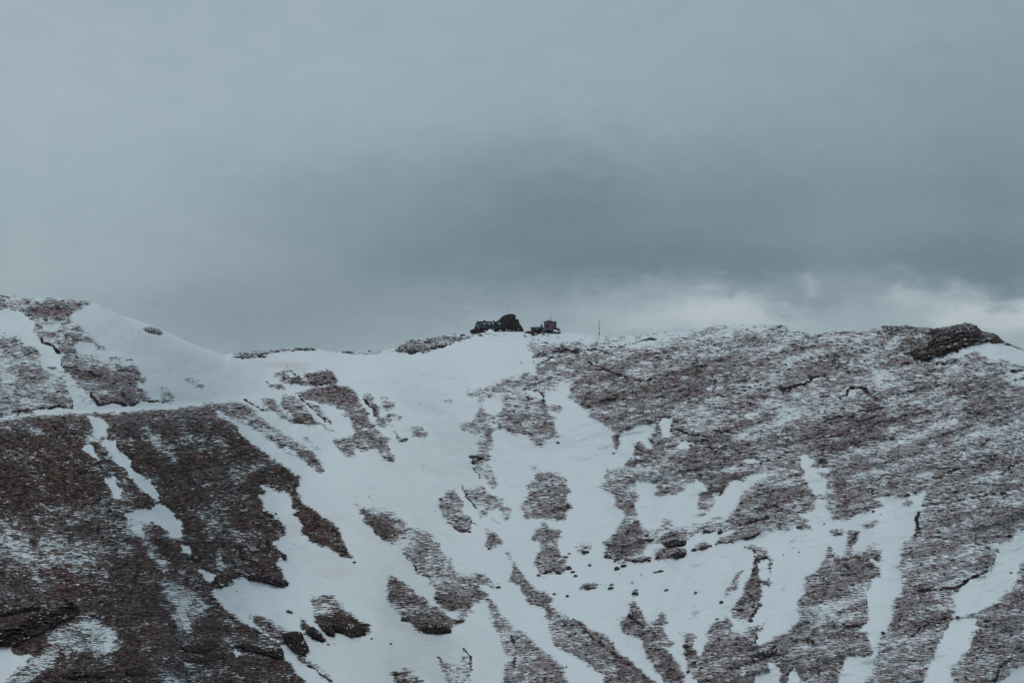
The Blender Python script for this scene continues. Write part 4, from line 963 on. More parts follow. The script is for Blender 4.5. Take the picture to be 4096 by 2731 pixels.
    # red hut-side tank standing at the corner
    p = at_px(1916.2, 1330.5, D - 2.0)
    t = empty('red_tank', p, 0)
    tag(t, 'tall narrow dark red tank standing upright at the left front corner of the long hut', 'tank')
    mesh('tank_body', lambda b: tube(b, (0, 0, -.6), (0, 0, 2.9), .42, .42, 14), 'red', t, True)
    mesh('tank_cap', lambda b: tube(b, (0, 0, 2.9), (0, 0, 3.15), .42, .16, 14), 'pale', t, True)
    # snow heap before the hut
    q = at_px(1960, 1329.5, D - 5.5)
    def heap(b):
        n = 30
        top = b.verts.new((-.1, .2, 2.2))
        rings = []
        for r in range(1, 9):
            f = r / 8
            row = []
            for j in range(n):
                a = j * 2 * math.pi / n
                rr = f * (4.0 + .4 * math.sin(a * 3 + 1))
                z = 2.45 * (1 - f) ** .85 * (1 - .12 * math.exp(-f * 9)) - .7 * f + .1 * mnoise.noise(Vector((rr * math.cos(a), rr * math.sin(a), 3)))
                row.append(b.verts.new((rr * math.cos(a) - .1 * (1 - f), rr * .8 * math.sin(a), z)))
            rings.append(row)
        for j in range(n):
            b.faces.new((top, rings[0][j], rings[0][(j + 1) % n]))
            for r in range(7):
                b.faces.new((rings[r][j], rings[r + 1][j], rings[r + 1][(j + 1) % n], rings[r][(j + 1) % n]))
    o = mesh('snow_heap', heap, 'snow', None, True)
    o.location = q
    tag(o, 'pointed heap of shovelled snow in front of the long dark hut', 'snow heap')
    o = mesh('spoil_heap', lambda b: lump(b, (0, 0, 0), 1.0, .9, .75, 12, .25), 'soil', None, True)
    o.location = at_px(1986.5, 1327.5, D - 1.0)
    tag(o, 'small brown heap of earth beside the snow heap before the hut', 'heap')

def Z(x, y, ox=1840, oy=1200, s=4.704):
    return (ox + x / s, oy + y / s)

def build_tor():
    D = gd(1919.5, 1331.5) + 11.5; k = D / FPX
    c = (2036.0, 1322.0)
    out = [(640, 590), (690, 470), (722, 400), (742, 362), (775, 325), (810, 298), (850, 280), (890, 268), (925, 262), (958, 258), (1000, 264), (1032, 276), (1057, 292), (1052, 325), (1045, 352),
           (1062, 358), (1090, 360), (1108, 378), (1113, 405), (1118, 435), (1135, 455), (1152, 475), (1170, 503), (1186, 535), (1195, 562), (1205, 600), (1100, 640), (900, 650), (740, 640)]
    base = at_px(c[0], c[1], D)
    O = []
    for p in out:
        x, y = Z(*p)
        q = at_px(x, y, D)
        O.append((q.x - base.x, q.z - base.z))
    cc = at_px(*Z(930, 470), D)
    o = inflate('rock_tor', O, 4.6, 'tor', None, centre=(cc.x - base.x, cc.z - base.z), noise_amp=.10, nscale=.22, seed=3)
    o.location = base
    tag(o, 'huge rounded dark rock tor with a notched right shoulder rising behind the long hut', 'rock')
    # boulder at the left foot of the hut
    D2 = D - 14.0
    b2 = at_px(1897, 1331, D2)
    O = []
    for p in [(186, 600), (190, 575), (210, 555), (240, 545), (285, 538), (330, 533), (352, 545), (365, 575), (362, 605), (330, 625), (280, 632), (230, 636), (205, 625)]:
        x, y = Z(*p); q = at_px(x, y, D2); O.append((q.x - b2.x, q.z - b2.z))
    o = inflate('boulder', O, 1.6, 'tor', None, rings=7, seg=50, seed=8)
    o.location = b2
    tag(o, 'big smooth dark boulder against the left end of the long hut', 'boulder')
    # stones at the right foot of the tor
    for (x, y, sx, sz, lab) in ((1000, 578, .9, .45, 'low dark stone at the foot of the tor beside the hut wall'), (1090, 560, 1.1, .6, 'snow-capped stone below the right shoulder of the tor'),
                                (930, 575, 1.3, .7, 'brown rubble heap by the right end of the hut')):
        px, py = Z(x, y)
        b = mesh('stone', lambda b_: lump(b_, (0, 0, 0), sx, sx * .8, sz, int(x)), 'rock', None, True)
        b.location = at_px(px, py, D - 9)
        tag(b, lab, 'stone')
    # mast on top of the tor
    p = at_px(*Z(908, 268), D)
    m_ = empty('antenna_mast', p, 0)
    tag(m_, 'thin antenna mast with one short side arm on top of the rock tor', 'antenna')
    mesh('pole', lambda b: tube(b, (0, 0, -.8), (-.05, 0, 3.9), .055, .03), 'steel', m_)
    mesh('side_arm', lambda b: (tube(b, (-.05, 0, 3.45), (-.75, 0, 3.25), .03), tube(b, (-.75, 0, 3.1), (-.75, 0, 3.4), .03)), 'steel', m_)

def build_station():
    D = gd(2175, 1331.5) - .3; k = D / FPX
    def zx(x): return 2100 + x / 12.54
    def zy(y): return 1220 + y / 12.54
    base = at_px(zx(945), zy(1350), D)
    s = k / 12.54
    rz = -R(22)
    root = empty('weather_station', base, rz)
    tag(root, 'square two-storey weather station with peeling pinkish walls and antennas on its flat roof', 'building')
    Wf = 440 * s / math.cos(R(22)); H = 520 * s; Dp = 200 * s / math.sin(R(22))
    Dp = min(Dp, 7.5)
    zt = (1350 - 870) * s
    mesh('tower_wall', lambda b: bx(b, 0, Wf, 0, Dp, -1.5, zt), 'concrete', root)
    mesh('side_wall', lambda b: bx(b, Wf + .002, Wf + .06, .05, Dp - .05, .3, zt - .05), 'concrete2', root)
    mesh('plinth', lambda b: bx(b, -.12, Wf + .1, -.14, Dp + .1, -1.6, 85 * s), 'dark', root)
    par = mesh('parapet', lambda b: bx(b, -.1, Wf + .1, -.12, Dp + .1, zt + .10, zt + .62), 'cap', root)
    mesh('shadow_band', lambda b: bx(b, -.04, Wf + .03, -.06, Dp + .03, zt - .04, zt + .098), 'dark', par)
    # patch of fallen plaster with ragged outline
    def patch(b):
        out = [(1040, 1010), (1090, 1000), (1130, 1010), (1140, 960), (1150, 900), (1145, 845), (1185, 845), (1180, 900), (1165, 960), (1190, 1010), (1215, 1050), (1210, 1110), (1180, 1135), (1150, 1125), (1110, 1150), (1080, 1120), (1035, 1130), (1060, 1070), (1030, 1045)]
        f = [b.verts.new(((x - 945) * s / math.cos(R(22)), -.012, (1350 - y) * s)) for x, y in out]
        g = [b.verts.new((v.co.x, .05, v.co.z)) for v in f]
        b.faces.new(f)
        for i in range(len(f)):
            j = (i + 1) % len(f)
            b.faces.new((f[i], g[i], g[j], f[j]))
        bmesh.ops.recalc_face_normals(b, faces=b.faces)
    mesh('bare_plaster_patch', patch, 'peel', root)
    X = lambda x: (x - 945) * s / math.cos(R(22))
    Zz = lambda y: (1350 - y) * s
    sg = mesh('rusty_panel', lambda b: bx(b, X(1050), X(1215), -.20, -.145, Zz(1290), Zz(1235)), 'rust', root)
    bn = mesh('cyan_banner', lambda b: bx(b, X(1275), X(1378), -.09, -.01, Zz(1262), Zz(1192)), 'cyan', root)
    mesh('banner_border', lambda b: bx(b, X(1200), X(1384), -.06, -.01, Zz(1190), Zz(1172)), 'red', bn)
    mesh('white_board', lambda b: bx(b, X(958), X(1022), -.10, -.01, Zz(1275), Zz(1230)), 'pale', root)
    mesh('downpipe', lambda b: tube(b, (X(948), -.22, Zz(1360)), (X(948), -.22, Zz(1185)), .07), 'pale', root)
    mesh('wall_bracket', lambda b: (tube(b, (X(1150), -.2, Zz(1210)), (X(1150), -.2, Zz(1150)), .06), tube(b, (X(1130), -.2, Zz(1155)), (X(1180), -.2, Zz(1155)), .05)), 'pale', root)
    # windows of the side wall
    for (y0, z0, z1, m_) in ((2.0, 1010, 930, 'pane'), (3.4, 1010, 910, 'dark'), (5.2, 1000, 900, 'dark')):
        w = mesh('side_window', lambda b: bx(b, Wf + .062, Wf + .09, y0, y0 + .7, Zz(z0), Zz(z1)), m_, root)
    # things on the roof
    zr = zt + .62
    rail = bmesh.new()
    for (x, y) in [(i * Wf / 5, 0.05) for i in range(6)] + [(Wf, j * Dp / 4) for j in range(1, 5)] + [(0, j * Dp / 4) for j in range(1, 5)]:
        tube(rail, (x, y, zr), (x, y, zr + .95), .03, seg=4)
    for z in (.5, .95):
        tube(rail, (0, .05, zr + z), (Wf, .05, zr + z), .02, seg=4)
        tube(rail, (Wf, .05, zr + z), (Wf, Dp, zr + z), .02, seg=4)
        tube(rail, (0, .05, zr + z), (0, Dp, zr + z), .02, seg=4)
    link_bm('roof_railing', rail, MT['pale'], root)
    mesh('roof_tank', lambda b: tube(b, (X(1055), 1.6, zr + .42), (X(1130), 1.6, zr + .42), .48, .48, 12), 'cap', root, True)
    mesh('radome', lambda b: lump(b, (X(1190), 2.0, zr + .5), .55, .55, .62, 5, .05), 'concrete', root, True)
    mesh('roof_box', lambda b: bx(b, X(1215), X(1262), 1.6, 2.4, zr, zr + .85), 'concrete2', root)
    mast = mesh('roof_mast', lambda b: (tube(b, (X(1255), 1.4, zr), (X(1247), 1.4, zr + 3.2), .09, .07), tube(b, (X(1247), 1.4, zr + 3.2), (X(1245), 1.4, zr + 6.4), .05, .025)), 'steel', root)
    mesh('instrument_pole', lambda b: (tube(b, (X(1310), 1.2, zr), (X(1308), 1.2, zr + 2.6), .035), tube(b, (X(1295), 1.2, zr + 2.4), (X(1310), 1.2, zr + 3.0), .03), bx(b, X(1284), X(1298), 1.1, 1.3, zr + 2.6, zr + 2.9), bx(b, X(1300), X(1320), 1.1, 1.3, zr + 1.3, zr + 1.55)), 'steel', root)
    for xx in (1355, 1400, 1430):
        mesh('short_antenna', lambda b: tube(b, (min(X(xx), Wf), 1.0 + (xx - 1355) * .03, zr), (min(X(xx), Wf), 1.0 + (xx - 1355) * .03, zr + 1.25), .03, seg=4), 'pale', root)
    # stair tower behind on the right
    mesh('rear_block', lambda b: bx(b, Wf - 1.2, Wf + 1.0, Dp + .003, Dp + 3.0, -1.5, Zz(1145)), 'concrete2', root)
    mesh('rear_railing', lambda b: (tube(b, (Wf + .9, Dp + .3, Zz(1145)), (Wf + .9, Dp + .3, Zz(1090)), .04), tube(b, (Wf + .9, Dp + 2.8, Zz(1145)), (Wf + .9, Dp + 2.8, Zz(1090)), .04), tube(b, (Wf + .9, Dp + .3, Zz(1090)), (Wf + .9, Dp + 2.8, Zz(1090)), .035)), 'rust', root)
    # annex on the left with sheet-metal roof
    ax0, ax1 = -(945 - 318) * s, -.02
    an = empty('annex', at_px(zx(318), zy(1350), D), R(1))
    tag(an, 'low annex with a blue-grey sheet metal roof on the left of the weather station', 'building')
    Lx = (940 - 318) * s
    mesh('wall', lambda b: bx(b, 0, Lx, 0, 5, -1.2, 160 * s), 'dark', an)
    mesh('end_pier', lambda b: bx(b, -.12, .75, -.1, 4.9, -1.2, 150 * s), 'rust', an)
    rf = mesh('roof', lambda b: prism(b, [(-.5, 158 * s), (-.5, 172 * s), (3.3, 262 * s), (5.3, 262 * s), (5.3, 158 * s)], -.2, Lx), 'annex', an)
    def ribs(b):
        x = .1
        while x < Lx - .1:
            prism(b, [(-.53, 158 * s), (-.53, 176 * s), (3.3, 267 * s), (3.3, 262.5 * s), (-.505, 172.5 * s)], x, x + .1); x += .62
    mesh('roof_ribs', ribs, 'trim', rf)
    mesh('roof_spout', lambda b: tube(b, (-.6, -.4, 205 * s), (0, -.2, 205 * s), .1), 'dark', an)
    mesh('roof_vent', lambda b: tube(b, (145 * s, 2.0, 200 * s), (145 * s, 2.0, 300 * s), .07), 'pale', an)
    for (x0, x1, y0, y1, m_) in ((350, 405, 1290, 1190, 'concrete'), (430, 460, 1280, 1205, 'concrete2'), (500, 560, 1270, 1200, 'steel'), (596, 645, 1248, 1195, 'white'), (780, 850, 1250, 1190, 'concrete2'), (870, 925, 1330, 1240, 'gable')):
        mesh('wall_panel', lambda b: bx(b, (x0 - 318) * s, (x1 - 318) * s, -.16, -.004, (1350 - y0) * s, (1350 - y1) * s), m_, an)
    mesh('hoop_pipe', lambda b: (tube(b, ((835 - 318) * s, -.5, -.1), ((835 - 318) * s, -.5, .9), .06), tube(b, ((835 - 318) * s, -.5, .9), ((905 - 318) * s, -.5, .9), .06), tube(b, ((905 - 318) * s, -.5, -.1), ((905 - 318) * s, -.5, .9), .06)), 'pale', an)
    st = mesh('chimney_stack', lambda b: prism(b, [(1.6, 230 * s), (1.6, 360 * s), (1.8, 372 * s), (2.6, 372 * s), (2.8, 360 * s), (2.8, 230 * s)], (788 - 318) * s, (885 - 318) * s), 'cap', an)
    mesh('flue_pipe', lambda b: tube(b, ((847 - 318) * s, 2.0, 370 * s), ((845 - 318) * s, 2.0, 615 * s), .085, .06), 'dark', st)
    mesh('flue_pipe', lambda b: tube(b, ((855 - 318) * s, 2.2, 370 * s), ((898 - 318) * s, 2.2, 598 * s), .05, .03), 'steel', st)
    # snow-roofed shed on the right
    sh = empty('shed', at_px(zx(1330), zy(1395), D - 4.0), R(-14))
    tag(sh, 'low dark shed with a sloping snow-covered roof below the right side of the station', 'shed')
    mesh('wall', lambda b: prism(b, [(0, -1.0), (0, .95), (3.5, 1.6), (3.5, -1.0)], 0, 410 * s), 'dark', sh)
    mesh('stone_front', lambda b: (bx(b, .1, 1.5, -.08, -.004, -.5, .8), bx(b, 1.75, 3.4, -.08, -.004, -.5, .75)), 'concrete2', sh)
    def sroof(b):
        x0, x1 = 90 * s, 430 * s
        a = [(x0, -.35, 1.28), (x1, -.35, .35), (x1 + .15, 3.6, .95), (x0 - .25, 3.6, 1.95)]
        lo = [b.verts.new(p) for p in a]; hi = [b.verts.new((p[0], p[1], p[2] + .24)) for p in a]
        b.faces.new(lo[::-1]); b.faces.new(hi)
        for i in range(4):
            j = (i + 1) % 4
            b.faces.new((lo[i], lo[j], hi[j], hi[i]))
    mesh('snowy_roof', sroof, 'snow', sh)
    mesh('corner_post', lambda b: tube(b, (292 * s, -.5, -.9), (288 * s, -.5, .72), .075), 'white', sh)
    # brown bank at the left of the annex
    o = mesh('earth_bank', lambda b: lump(b, (0, 0, -.35), 3.4, 2.2, 1.0, 21, .2, 3), 'soil', None, True)
    o.location = at_px(zx(230), zy(1345), D - 1.0)
    tag(o, 'low reddish brown earth bank at the left end of the annex', 'bank')
    # faint weather racks right of the shed
    for (x, y, w, h, lab) in ((2251, 1331, 1.6, .9, 'thin grey instrument rack beside the snowy shed, the nearer to it'), (2273, 1333, 1.1, .5, 'thin low grey instrument rack on the snow dome, the farther from the shed')):
        r = empty('instrument_rack', at_px(x, y, gd(x, y)), 0)
        tag(r, lab, 'rack', 'instrument racks on the snow dome')
        mesh('post', lambda b: tube(b, (0, 0, -.6), (0, 0, h), .035, seg=4), 'steel', r)
        mesh('crossbar', lambda b: tube(b, (-w / 2, 0, h), (w / 2, 0, h), .03, seg=4), 'steel', r)

def build_mast():
    D = gd(2397.3, 1345.0)
    base = at_px(2397.3, 1344.5, D)
    r = empty('lattice_mast', base, 0)
    tag(r, 'tall slender lattice radio mast standing on the crest right of the weather station', 'mast')
    a = .27; H = 9.3
    cn = [(-a, -a), (a, -a), (a, a), (-a, a)]
    for (x, y) in cn:
        mesh('mast_leg', lambda b: tube(b, (x, y, -1.5), (x, y, H), .05, seg=5), 'steel', r)
    def brace(b):
        z = 0.0; up = True
        while z < H - .3:
            for i in range(4):
                p, q = cn[i], cn[(i + 1) % 4]
                tube(b, (p[0], p[1], z), (q[0], q[1], z), .022, seg=4)
                tube(b, (p[0], p[1], z if up else z + .62), (q[0], q[1], z + .62 if up else z), .022, seg=4)
            z += .62; up = not up
    mesh('bracing', brace, 'steel', r)
    mesh('whip_antenna', lambda b: tube(b, (-a, 0, H), (-a, 0, H + 1.7), .035, .02, 5), 'steel', r)
    mesh('whip_antenna', lambda b: tube(b, (a, 0, H), (a, 0, H + 1.9), .035, .02, 5), 'steel', r)
    mesh('equipment_box', lambda b: bx(b, -.3, .32, -.45, -.28, 1.3, 2.15), 'dark', r)
    mesh('side_antenna', lambda b: (tube(b, (-a, 0, 4.8), (-.95, 0, 4.55), .12, .05, 6), tube(b, (-a, 0, 5.3), (-1.2, 0, 5.3), .03, seg=4)), 'dark', r)
    mesh('side_arm', lambda b: tube(b, (a, 0, 8.2), (.95, 0, 8.2), .035, seg=4), 'steel', r)
    for (x, h, lab) in ((2392.5, 1.5, 'short dark stake just left of the lattice mast foot'), (2386.5, 1.2, 'faint thin stake standing second left of the lattice mast foot'),
                        (2436, 2.2, 'thin pole right of the lattice mast, the shorter of the pair'), (2440.5, 2.9, 'thin pole right of the lattice mast, the taller of the pair'), (2449, 1.7, 'thin stake farthest right of the lattice mast on the crest')):
        g = ground(x, float(ysky(x)) + 2)
        o = mesh('marker_pole', lambda b: tube(b, (0, 0, -.5), (0, 0, h), .05, .04, 5), 'steel')
        o.location = g
        tag(o, lab, 'pole', 'thin poles around the lattice mast')

def build_markers():
    # trail post on the left summit
    g = ground(56.5, float(ysky(56.5)) + 2)
    r = empty('trail_post', g, 0)
    tag(r, 'wooden trail post with small arrow boards on the far left summit', 'post')
    mesh('pole', lambda b: tube(b, (0, 0, -.5), (0, 0, 2.4), .10, .085), 'wood', r)
    mesh('arrow_board', lambda b: (bx(b, -.35, .1, -.1, -.06, 1.55, 1.75)), 'wood', r)
    mesh('arrow_board', lambda b: (bx(b, -.1, .4, -.15, -.11, 1.32, 1.5)), 'wood', r)
    g = ground(2859.5, float(ysky(2859.5)) + 1)
    o = mesh('marker_post', lambda b: tube(b, (0, 0, -.4), (0, 0, 1.25), .07), 'wood'); o.location = g
    tag(o, 'small thin post on the first rounded top of the right-hand crest', 'post')
    g = ground(1718.6, float(ysky(1718.6)) + 1)
    o = mesh('marker_post', lambda b: tube(b, (0, 0, -.4), (0, 0, 1.5), .07), 'steel'); o.location = g
    tag(o, 'small thin post on the rocky crest left of the long hut', 'post')
    g = ground(2662.5, float(ysky(2662.5)) + 1)
    o = mesh('cairn', lambda b: (lump(b, (0, 0, .1), .42, .4, .3, 2), lump(b, (.02, 0, .45), .32, .3, .26, 3), lump(b, (0, 0, .78), .2, .2, .2, 4)), 'rust', None, True); o.location = g
    tag(o, 'tiny reddish stone cairn on the skyline between the mast and the right crest', 'cairn')

# ------------------------------------------------------------------ hikers
def build_person(x, y, h, face, lean, lab, pack=True, step=.32):
    """a walking figure; face = +1 walks towards +x"""
    g = ground(x, y)
    root = empty('person', g, 0)
    tag(root, lab, 'person', 'hikers on the slope')
    s = h / 1.75
    f = face
    J = {
     'pel': (0, 0, .95), 'bel': (.03 * f + lean * .3, 0, 1.12), 'che': (.06 * f + lean * .7, 0, 1.34), 'nek': (.07 * f + lean, 0, 1.50), 'hed': (.10 * f + lean * 1.15, 0, 1.62), 'top': (.10 * f + lean * 1.2, 0, 1.72),
     'shL': (.05 * f + lean * .85, -.19, 1.42), 'elL': (.16 * f + lean * .7, -.25, 1.16), 'haL': (.36 * f + lean * .5, -.22, 1.0),
     'shR': (.05 * f + lean * .85, .19, 1.42), 'elR': (-.12 * f + lean * .5, .25, 1.17), 'haR': (-.10 * f + lean * .2, .24, .93),
     'hiL': (0, -.10, .90), 'knL': (step * .55 * f, -.11, .50), 'anL': (step * f, -.11, .09), 'toL': (step * f + .20 * f, -.12, .04),
     'hiR': (0, .10, .90), 'knR': (-step * .15 * f, .11, .48), 'anR': (-step * f, .11, .10), 'toR': (-step * f + .19 * f, .12, .04)}
    RAD = {'pel': .15, 'bel': .14, 'che': .17, 'nek': .065, 'hed': .10, 'top': .085, 'shL': .075, 'elL': .055, 'haL': .045, 'shR': .075, 'elR': .055, 'haR': .045,
           'hiL': .105, 'knL': .075, 'anL': .055, 'toL': .045, 'hiR': .105, 'knR': .075, 'anR': .055, 'toR': .045}
    E = [('pel', 'bel'), ('bel', 'che'), ('che', 'nek'), ('nek', 'hed'), ('hed', 'top'), ('che', 'shL'), ('shL', 'elL'), ('elL', 'haL'), ('che', 'shR'), ('shR', 'elR'), ('elR', 'haR'),
         ('pel', 'hiL'), ('hiL', 'knL'), ('knL', 'anL'), ('anL', 'toL'), ('pel', 'hiR'), ('hiR', 'knR'), ('knR', 'anR'), ('anR', 'toR')]
    names = list(J)
    # hands with short finger chains
    vs = [Vector(J[n]) * s for n in names]; rad = [RAD[n] * s for n in names]
    ed = [(names.index(a), names.index(b)) for a, b in E]
    for hnd in ('haL', 'haR'):
        b0 = Vector(J[hnd])
        for q in range(5):
            v1 = b0 + Vector((.03 * f + .02 * (q - 2) * .4, .02 * (q - 2), -.05)); v2 = v1 + Vector((.01 * f, 0, -.045 - .008 * (2 - abs(q - 2))))
            i = len(vs); vs += [v1 * s, v2 * s]; rad += [.011 * s, .008 * s]
            ed += [(names.index(hnd), i), (i, i + 1)]
    me = bpy.data.meshes.new('body'); me.from_pydata([tuple(v) for v in vs], ed, [])
    me.materials.append(MT['cloth'])
    o = bpy.data.objects.new('body', me); COL.objects.link(o); o.parent = root
    sk = o.modifiers.new('skin', 'SKIN')
    for i, v in enumerate(me.skin_vertices[0].data):
        v.radius = (rad[i] * (1.3 if i < len(names) else 1),) * 2; v.use_root = (i == 0)
    o.modifiers.new('sub', 'SUBSURF').levels = 1
    hd = Vector(J['hed']) * s
    mesh('hood', lambda b: lump(b, tuple(hd + Vector((-.02 * f, 0, .05)) * s), .115 * s, .11 * s, .125 * s, 3, .05), 'cloth', root, True)
    mesh('face', lambda b: (lump(b, tuple(hd + Vector((.055 * f, 0, .0)) * s), .065 * s, .07 * s, .09 * s, 4, .04), lump(b, tuple(hd + Vector((.125 * f, 0, -.01)) * s), .02 * s, .015 * s, .02 * s, 5, 0)), 'skin', root, True)
    if pack:
        c = (Vector(J['che']) + Vector((-.22 * f, 0, -.05))) * s
        mesh('backpack', lambda b: lump(b, tuple(c), .16 * s, .17 * s, .27 * s, 9, .1), 'cloth2', root, True)
    return root

build_hut(); build_tor(); build_station(); build_mast(); build_markers()
build_person(2085.5, 1455.5, 1.75, -1, -.05, 'hiker in dark clothes with a backpack walking alone out on the open snow field')
build_person(2135.5, 1452.5, 1.75, -1, -.12, 'dark-clad hiker stepping from the turf edge onto the snow field')
build_person(2189.5, 1378, 1.95, -1, -.1, 'hiker with a pack walking on the narrow path below the weather station', step=.28)
# ------------------------------------------------------------------ boulders lying on the snow
BOULDERS = [
 (7, 790, 632, 25, 20, 'pointed brown boulder at the left foot of the long turf bank above the snow bowl'),
 (7, 810, 685, 46, 32, 'big rounded brown boulder lowest at the left end of the turf bank'),
 (7, 862, 664, 56, 28, 'wide brown boulder touching the lower edge of the turf bank, right of a rounder one'),
 (7, 995, 733, 12, 10, 'tiny lone stone on the snow just below the turf bank'),
 (7, 1188, 851, 34, 20, 'smooth tilted brown boulder alone in the middle of the snow bowl'),
 (7, 1412, 873, 26, 19, 'cracked lumpy boulder alone on the right part of the snow bowl'),
 (7, 1612, 945, 38, 24, 'dark jagged boulder near the right rim of the snow bowl'),
 (7, 1580, 1074, 30, 16, 'flat dark boulder just above the lower right turf tongue of the bowl'),
 (7, 1105, 714, 42, 12, 'low flat left half of a split ledge stone on the snow bowl'),
 (7, 1145, 706, 56, 20, 'longer right half of a split ledge stone with snow on its top'),
 (7, 325, 882, 30, 16, 'small brown boulder right of the tip of the dark diagonal rib'),
 (7, 425, 898, 26, 26, 'roundish brown boulder below a sprig of turf in the snow'),
 (7, 470, 712, 42, 18, 'brown boulder right of the foot of the tall central turf island'),
 (7, 490, 743, 36, 20, 'second brown boulder right of the tall central turf island, the lower one'),
 (7, 762, 834, 50, 18, 'crescent shaped flat stone right of the small turf island in the bowl'),
 (7, 766, 812, 34, 12, 'thin flat stone just above a crescent shaped one in the bowl'),
 (7, 940, 880, 42, 34, 'blocky boulder at the foot of a narrow strip of turf in the bowl'),
 (7, 932, 901, 11, 9, 'pebble-like stone just under the blocky boulder of the narrow strip'),
 (7, 418, 1442, 16, 12, 'small dark stone on the bottom snow gully beside the dark rib'),
 (7, 1350, 1280, 62, 38, 'large dark domed boulder on the narrow turf strip near the lower right'),
 (7, 355, 716, 48, 34, 'dark boulder set in the lower edge of the tall central turf island'),
 (7, 205, 738, 30, 20, 'dark boulder at the lower left corner of the tall central turf island'),
 (7, 1605, 405, 54, 38, 'big dark boulder hanging over the snow on the long rock ledge'),
 (7, 1455, 1450, 30, 22, 'dark boulder among turf above the gap at the lower right centre'),
 (7, 1355, 1480, 36, 26, 'brown boulder in the gap between two turf tongues near the bottom'),
 (7, 1402, 1408, 40, 24, 'dark boulder on the turf strip above the bottom gap'),
 (7, 600, 660, 32, 20, 'dark boulder in the tiny turf island left of the big bank'),
 (7, 440, 572, 28, 12, 'small snow-dusted stone right of the central turf island, left of a larger tuft'),
 (7, 1600, 118, 22, 14, 'small dark oval stone below the turf tongue at the upper bowl'),
 (7, 720, 592, 34, 20, 'dark boulder at the left edge of the long turf bank'),
 (7, 570, 560, 70, 24, 'dark stone slab under the small turf island right of the tall island'),
 (7, 1060, 462, 66, 30, 'dark block at the snow notch of the turf bank'),
 (7, 1400, 540, 44, 26, 'brown block on the lower rock ledge farther right than the turf gap'),
 (7, 1470, 525, 56, 28, 'brown block near the right end of the lower rock ledge'),
 (7, 1525, 512, 30, 18, 'brown block ending the lower rock ledge on the right'),
 (6, 258, 1016, 54, 28, 'oval brown boulder alone on the snow left of the dark-footed turf island'),
 (6, 890, 1225, 22, 12, 'small dark stone just below the dark-footed turf island'),
 (6, 1040, 1264, 26, 14, 'small reddish stone alone on the lower snow gully'),
 (6, 302, 272, 50, 22, 'flat dark stone at the left edge of the dark diagonal rib'),
 (6, 555, 1268, 26, 12, 'small snow-dusted stone below the narrow cliff'),
 (6, 210, 595, 48, 60, 'tall dark boulder on the right edge of the big dark slope'),
 (6, 757, 637, 28, 14, 'small stone just below the tip of the dark diagonal rib'),
 (6, 105, 272, 70, 36, 'dark smooth boulder at the upper right edge of the big dark slope'),
 (6, 150, 266, 26, 16, 'small pointed stone beside a dark smooth boulder on the dusty snow'),
 (6, 1425, 152, 36, 16, 'small boulder at the left edge of the leaning turf island'),
 (6, 1578, 650, 9, 5, 'speck-sized stone on the snow between two turf islands'),
 (6, 1220, 1183, 7, 6, 'speck-sized stone below the dark end of the long turf patch'),
 (6, 1865, 830, 40, 22, 'dark block at the end of the small turf beak'),
 (6, 1570, 1088, 80, 18, 'low dark ledge stone sticking out right of the snow hole'),
 (8, 435, 343, 24, 12, 'small oval stone on the snow below the hanging turf lip'),
 (8, 868, 271, 12, 8, 'tiny stone on the snow below the turf brow at upper right'),
 (8, 118, 582, 16, 6, 'tiny flat stone on the snow left of the forked gully'),
 (8, 240, 560, 16, 9, 'tiny dark stone below a small turf tuft left of the forked gully'),
 (8, 230, 368, 32, 20, 'brown boulder at the lower edge of the dark turf left of the snow tongue'),
 (8, 870, 1222, 24, 10, 'small flat stone on the small snow wedge at lower right'),
 (8, 1868, 718, 30, 13, 'flat brown stone on the snow gully near the right edge'),
 (8, 1075, 120, 32, 24, 'dark boulder on the turf just above the snow arm'),
 (8, 810, 246, 30, 18, 'dark boulder at the lower edge of the turf brow'),
 (8, 1457, 1060, 34, 22, 'brown boulder between two snow gullies near the right edge'),
 (8, 885, 1178, 34, 20, 'brown boulder on the left rim of the central snow gully'),
 (1, 1300, 725, 14, 5, 'tiny reddish stone on the smooth snow of the left hill'),
 (1, 1073, 427, 9, 6, 'speck-sized stone left of the oval rock patch on the left hill'),
 (1, 1210, 470, 9, 7, 'speck-sized stone under the right end of the oval rock patch'),
 (3, 782, 1368, 22, 12, 'small dark stone below the thin turf strip in the upper bowl'),
 (3, 352, 1285, 30, 14, 'small dark stone on the snow under the central turf lobe'),
 (2, 1590, 463, 44, 17, 'chunky dark rock on the rocky crest left of the hut'),
 (2, 1530, 453, 13, 7, 'small dark stone on the skyline left of the hut'),
 (2, 708, 596, 62, 12, 'flat dark rock lying along the middle of the saddle'),
 (2, 872, 587, 22, 18, 'pointed brown rock on the saddle crest'),
 (2, 1440, 468, 18, 8, 'reddish stone on the rocky crest skyline'),
 (2, 500, 842, 34, 22, 'dark rounded boulder under the rocky patch of the saddle'),
 (2, 85, 822, 22, 11, 'small dark stone left of the rocky patch of the saddle'),
 (5, 1500, 615, 66, 44, 'dark brown boulder on the big dark slope right of the lower snow pocket'),
 (5, 1700, 820, 60, 30, 'dark boulder at the turf tip above the snow gully'),
 (5, 1820, 862, 14, 8, 'tiny stone on the snow just below the turf tip'),
 (4, 1300, 685, 20, 16, 'small dark rock on the slope below the summit crag'),
 (4, 1310, 622, 22, 18, 'small brown rock at the left end of the snow apron, upper one'),
 (4, 1340, 632, 24, 16, 'small brown rock at the left end of the snow apron, right one'),
 (3, 130, 1, 0, 0, None),
]
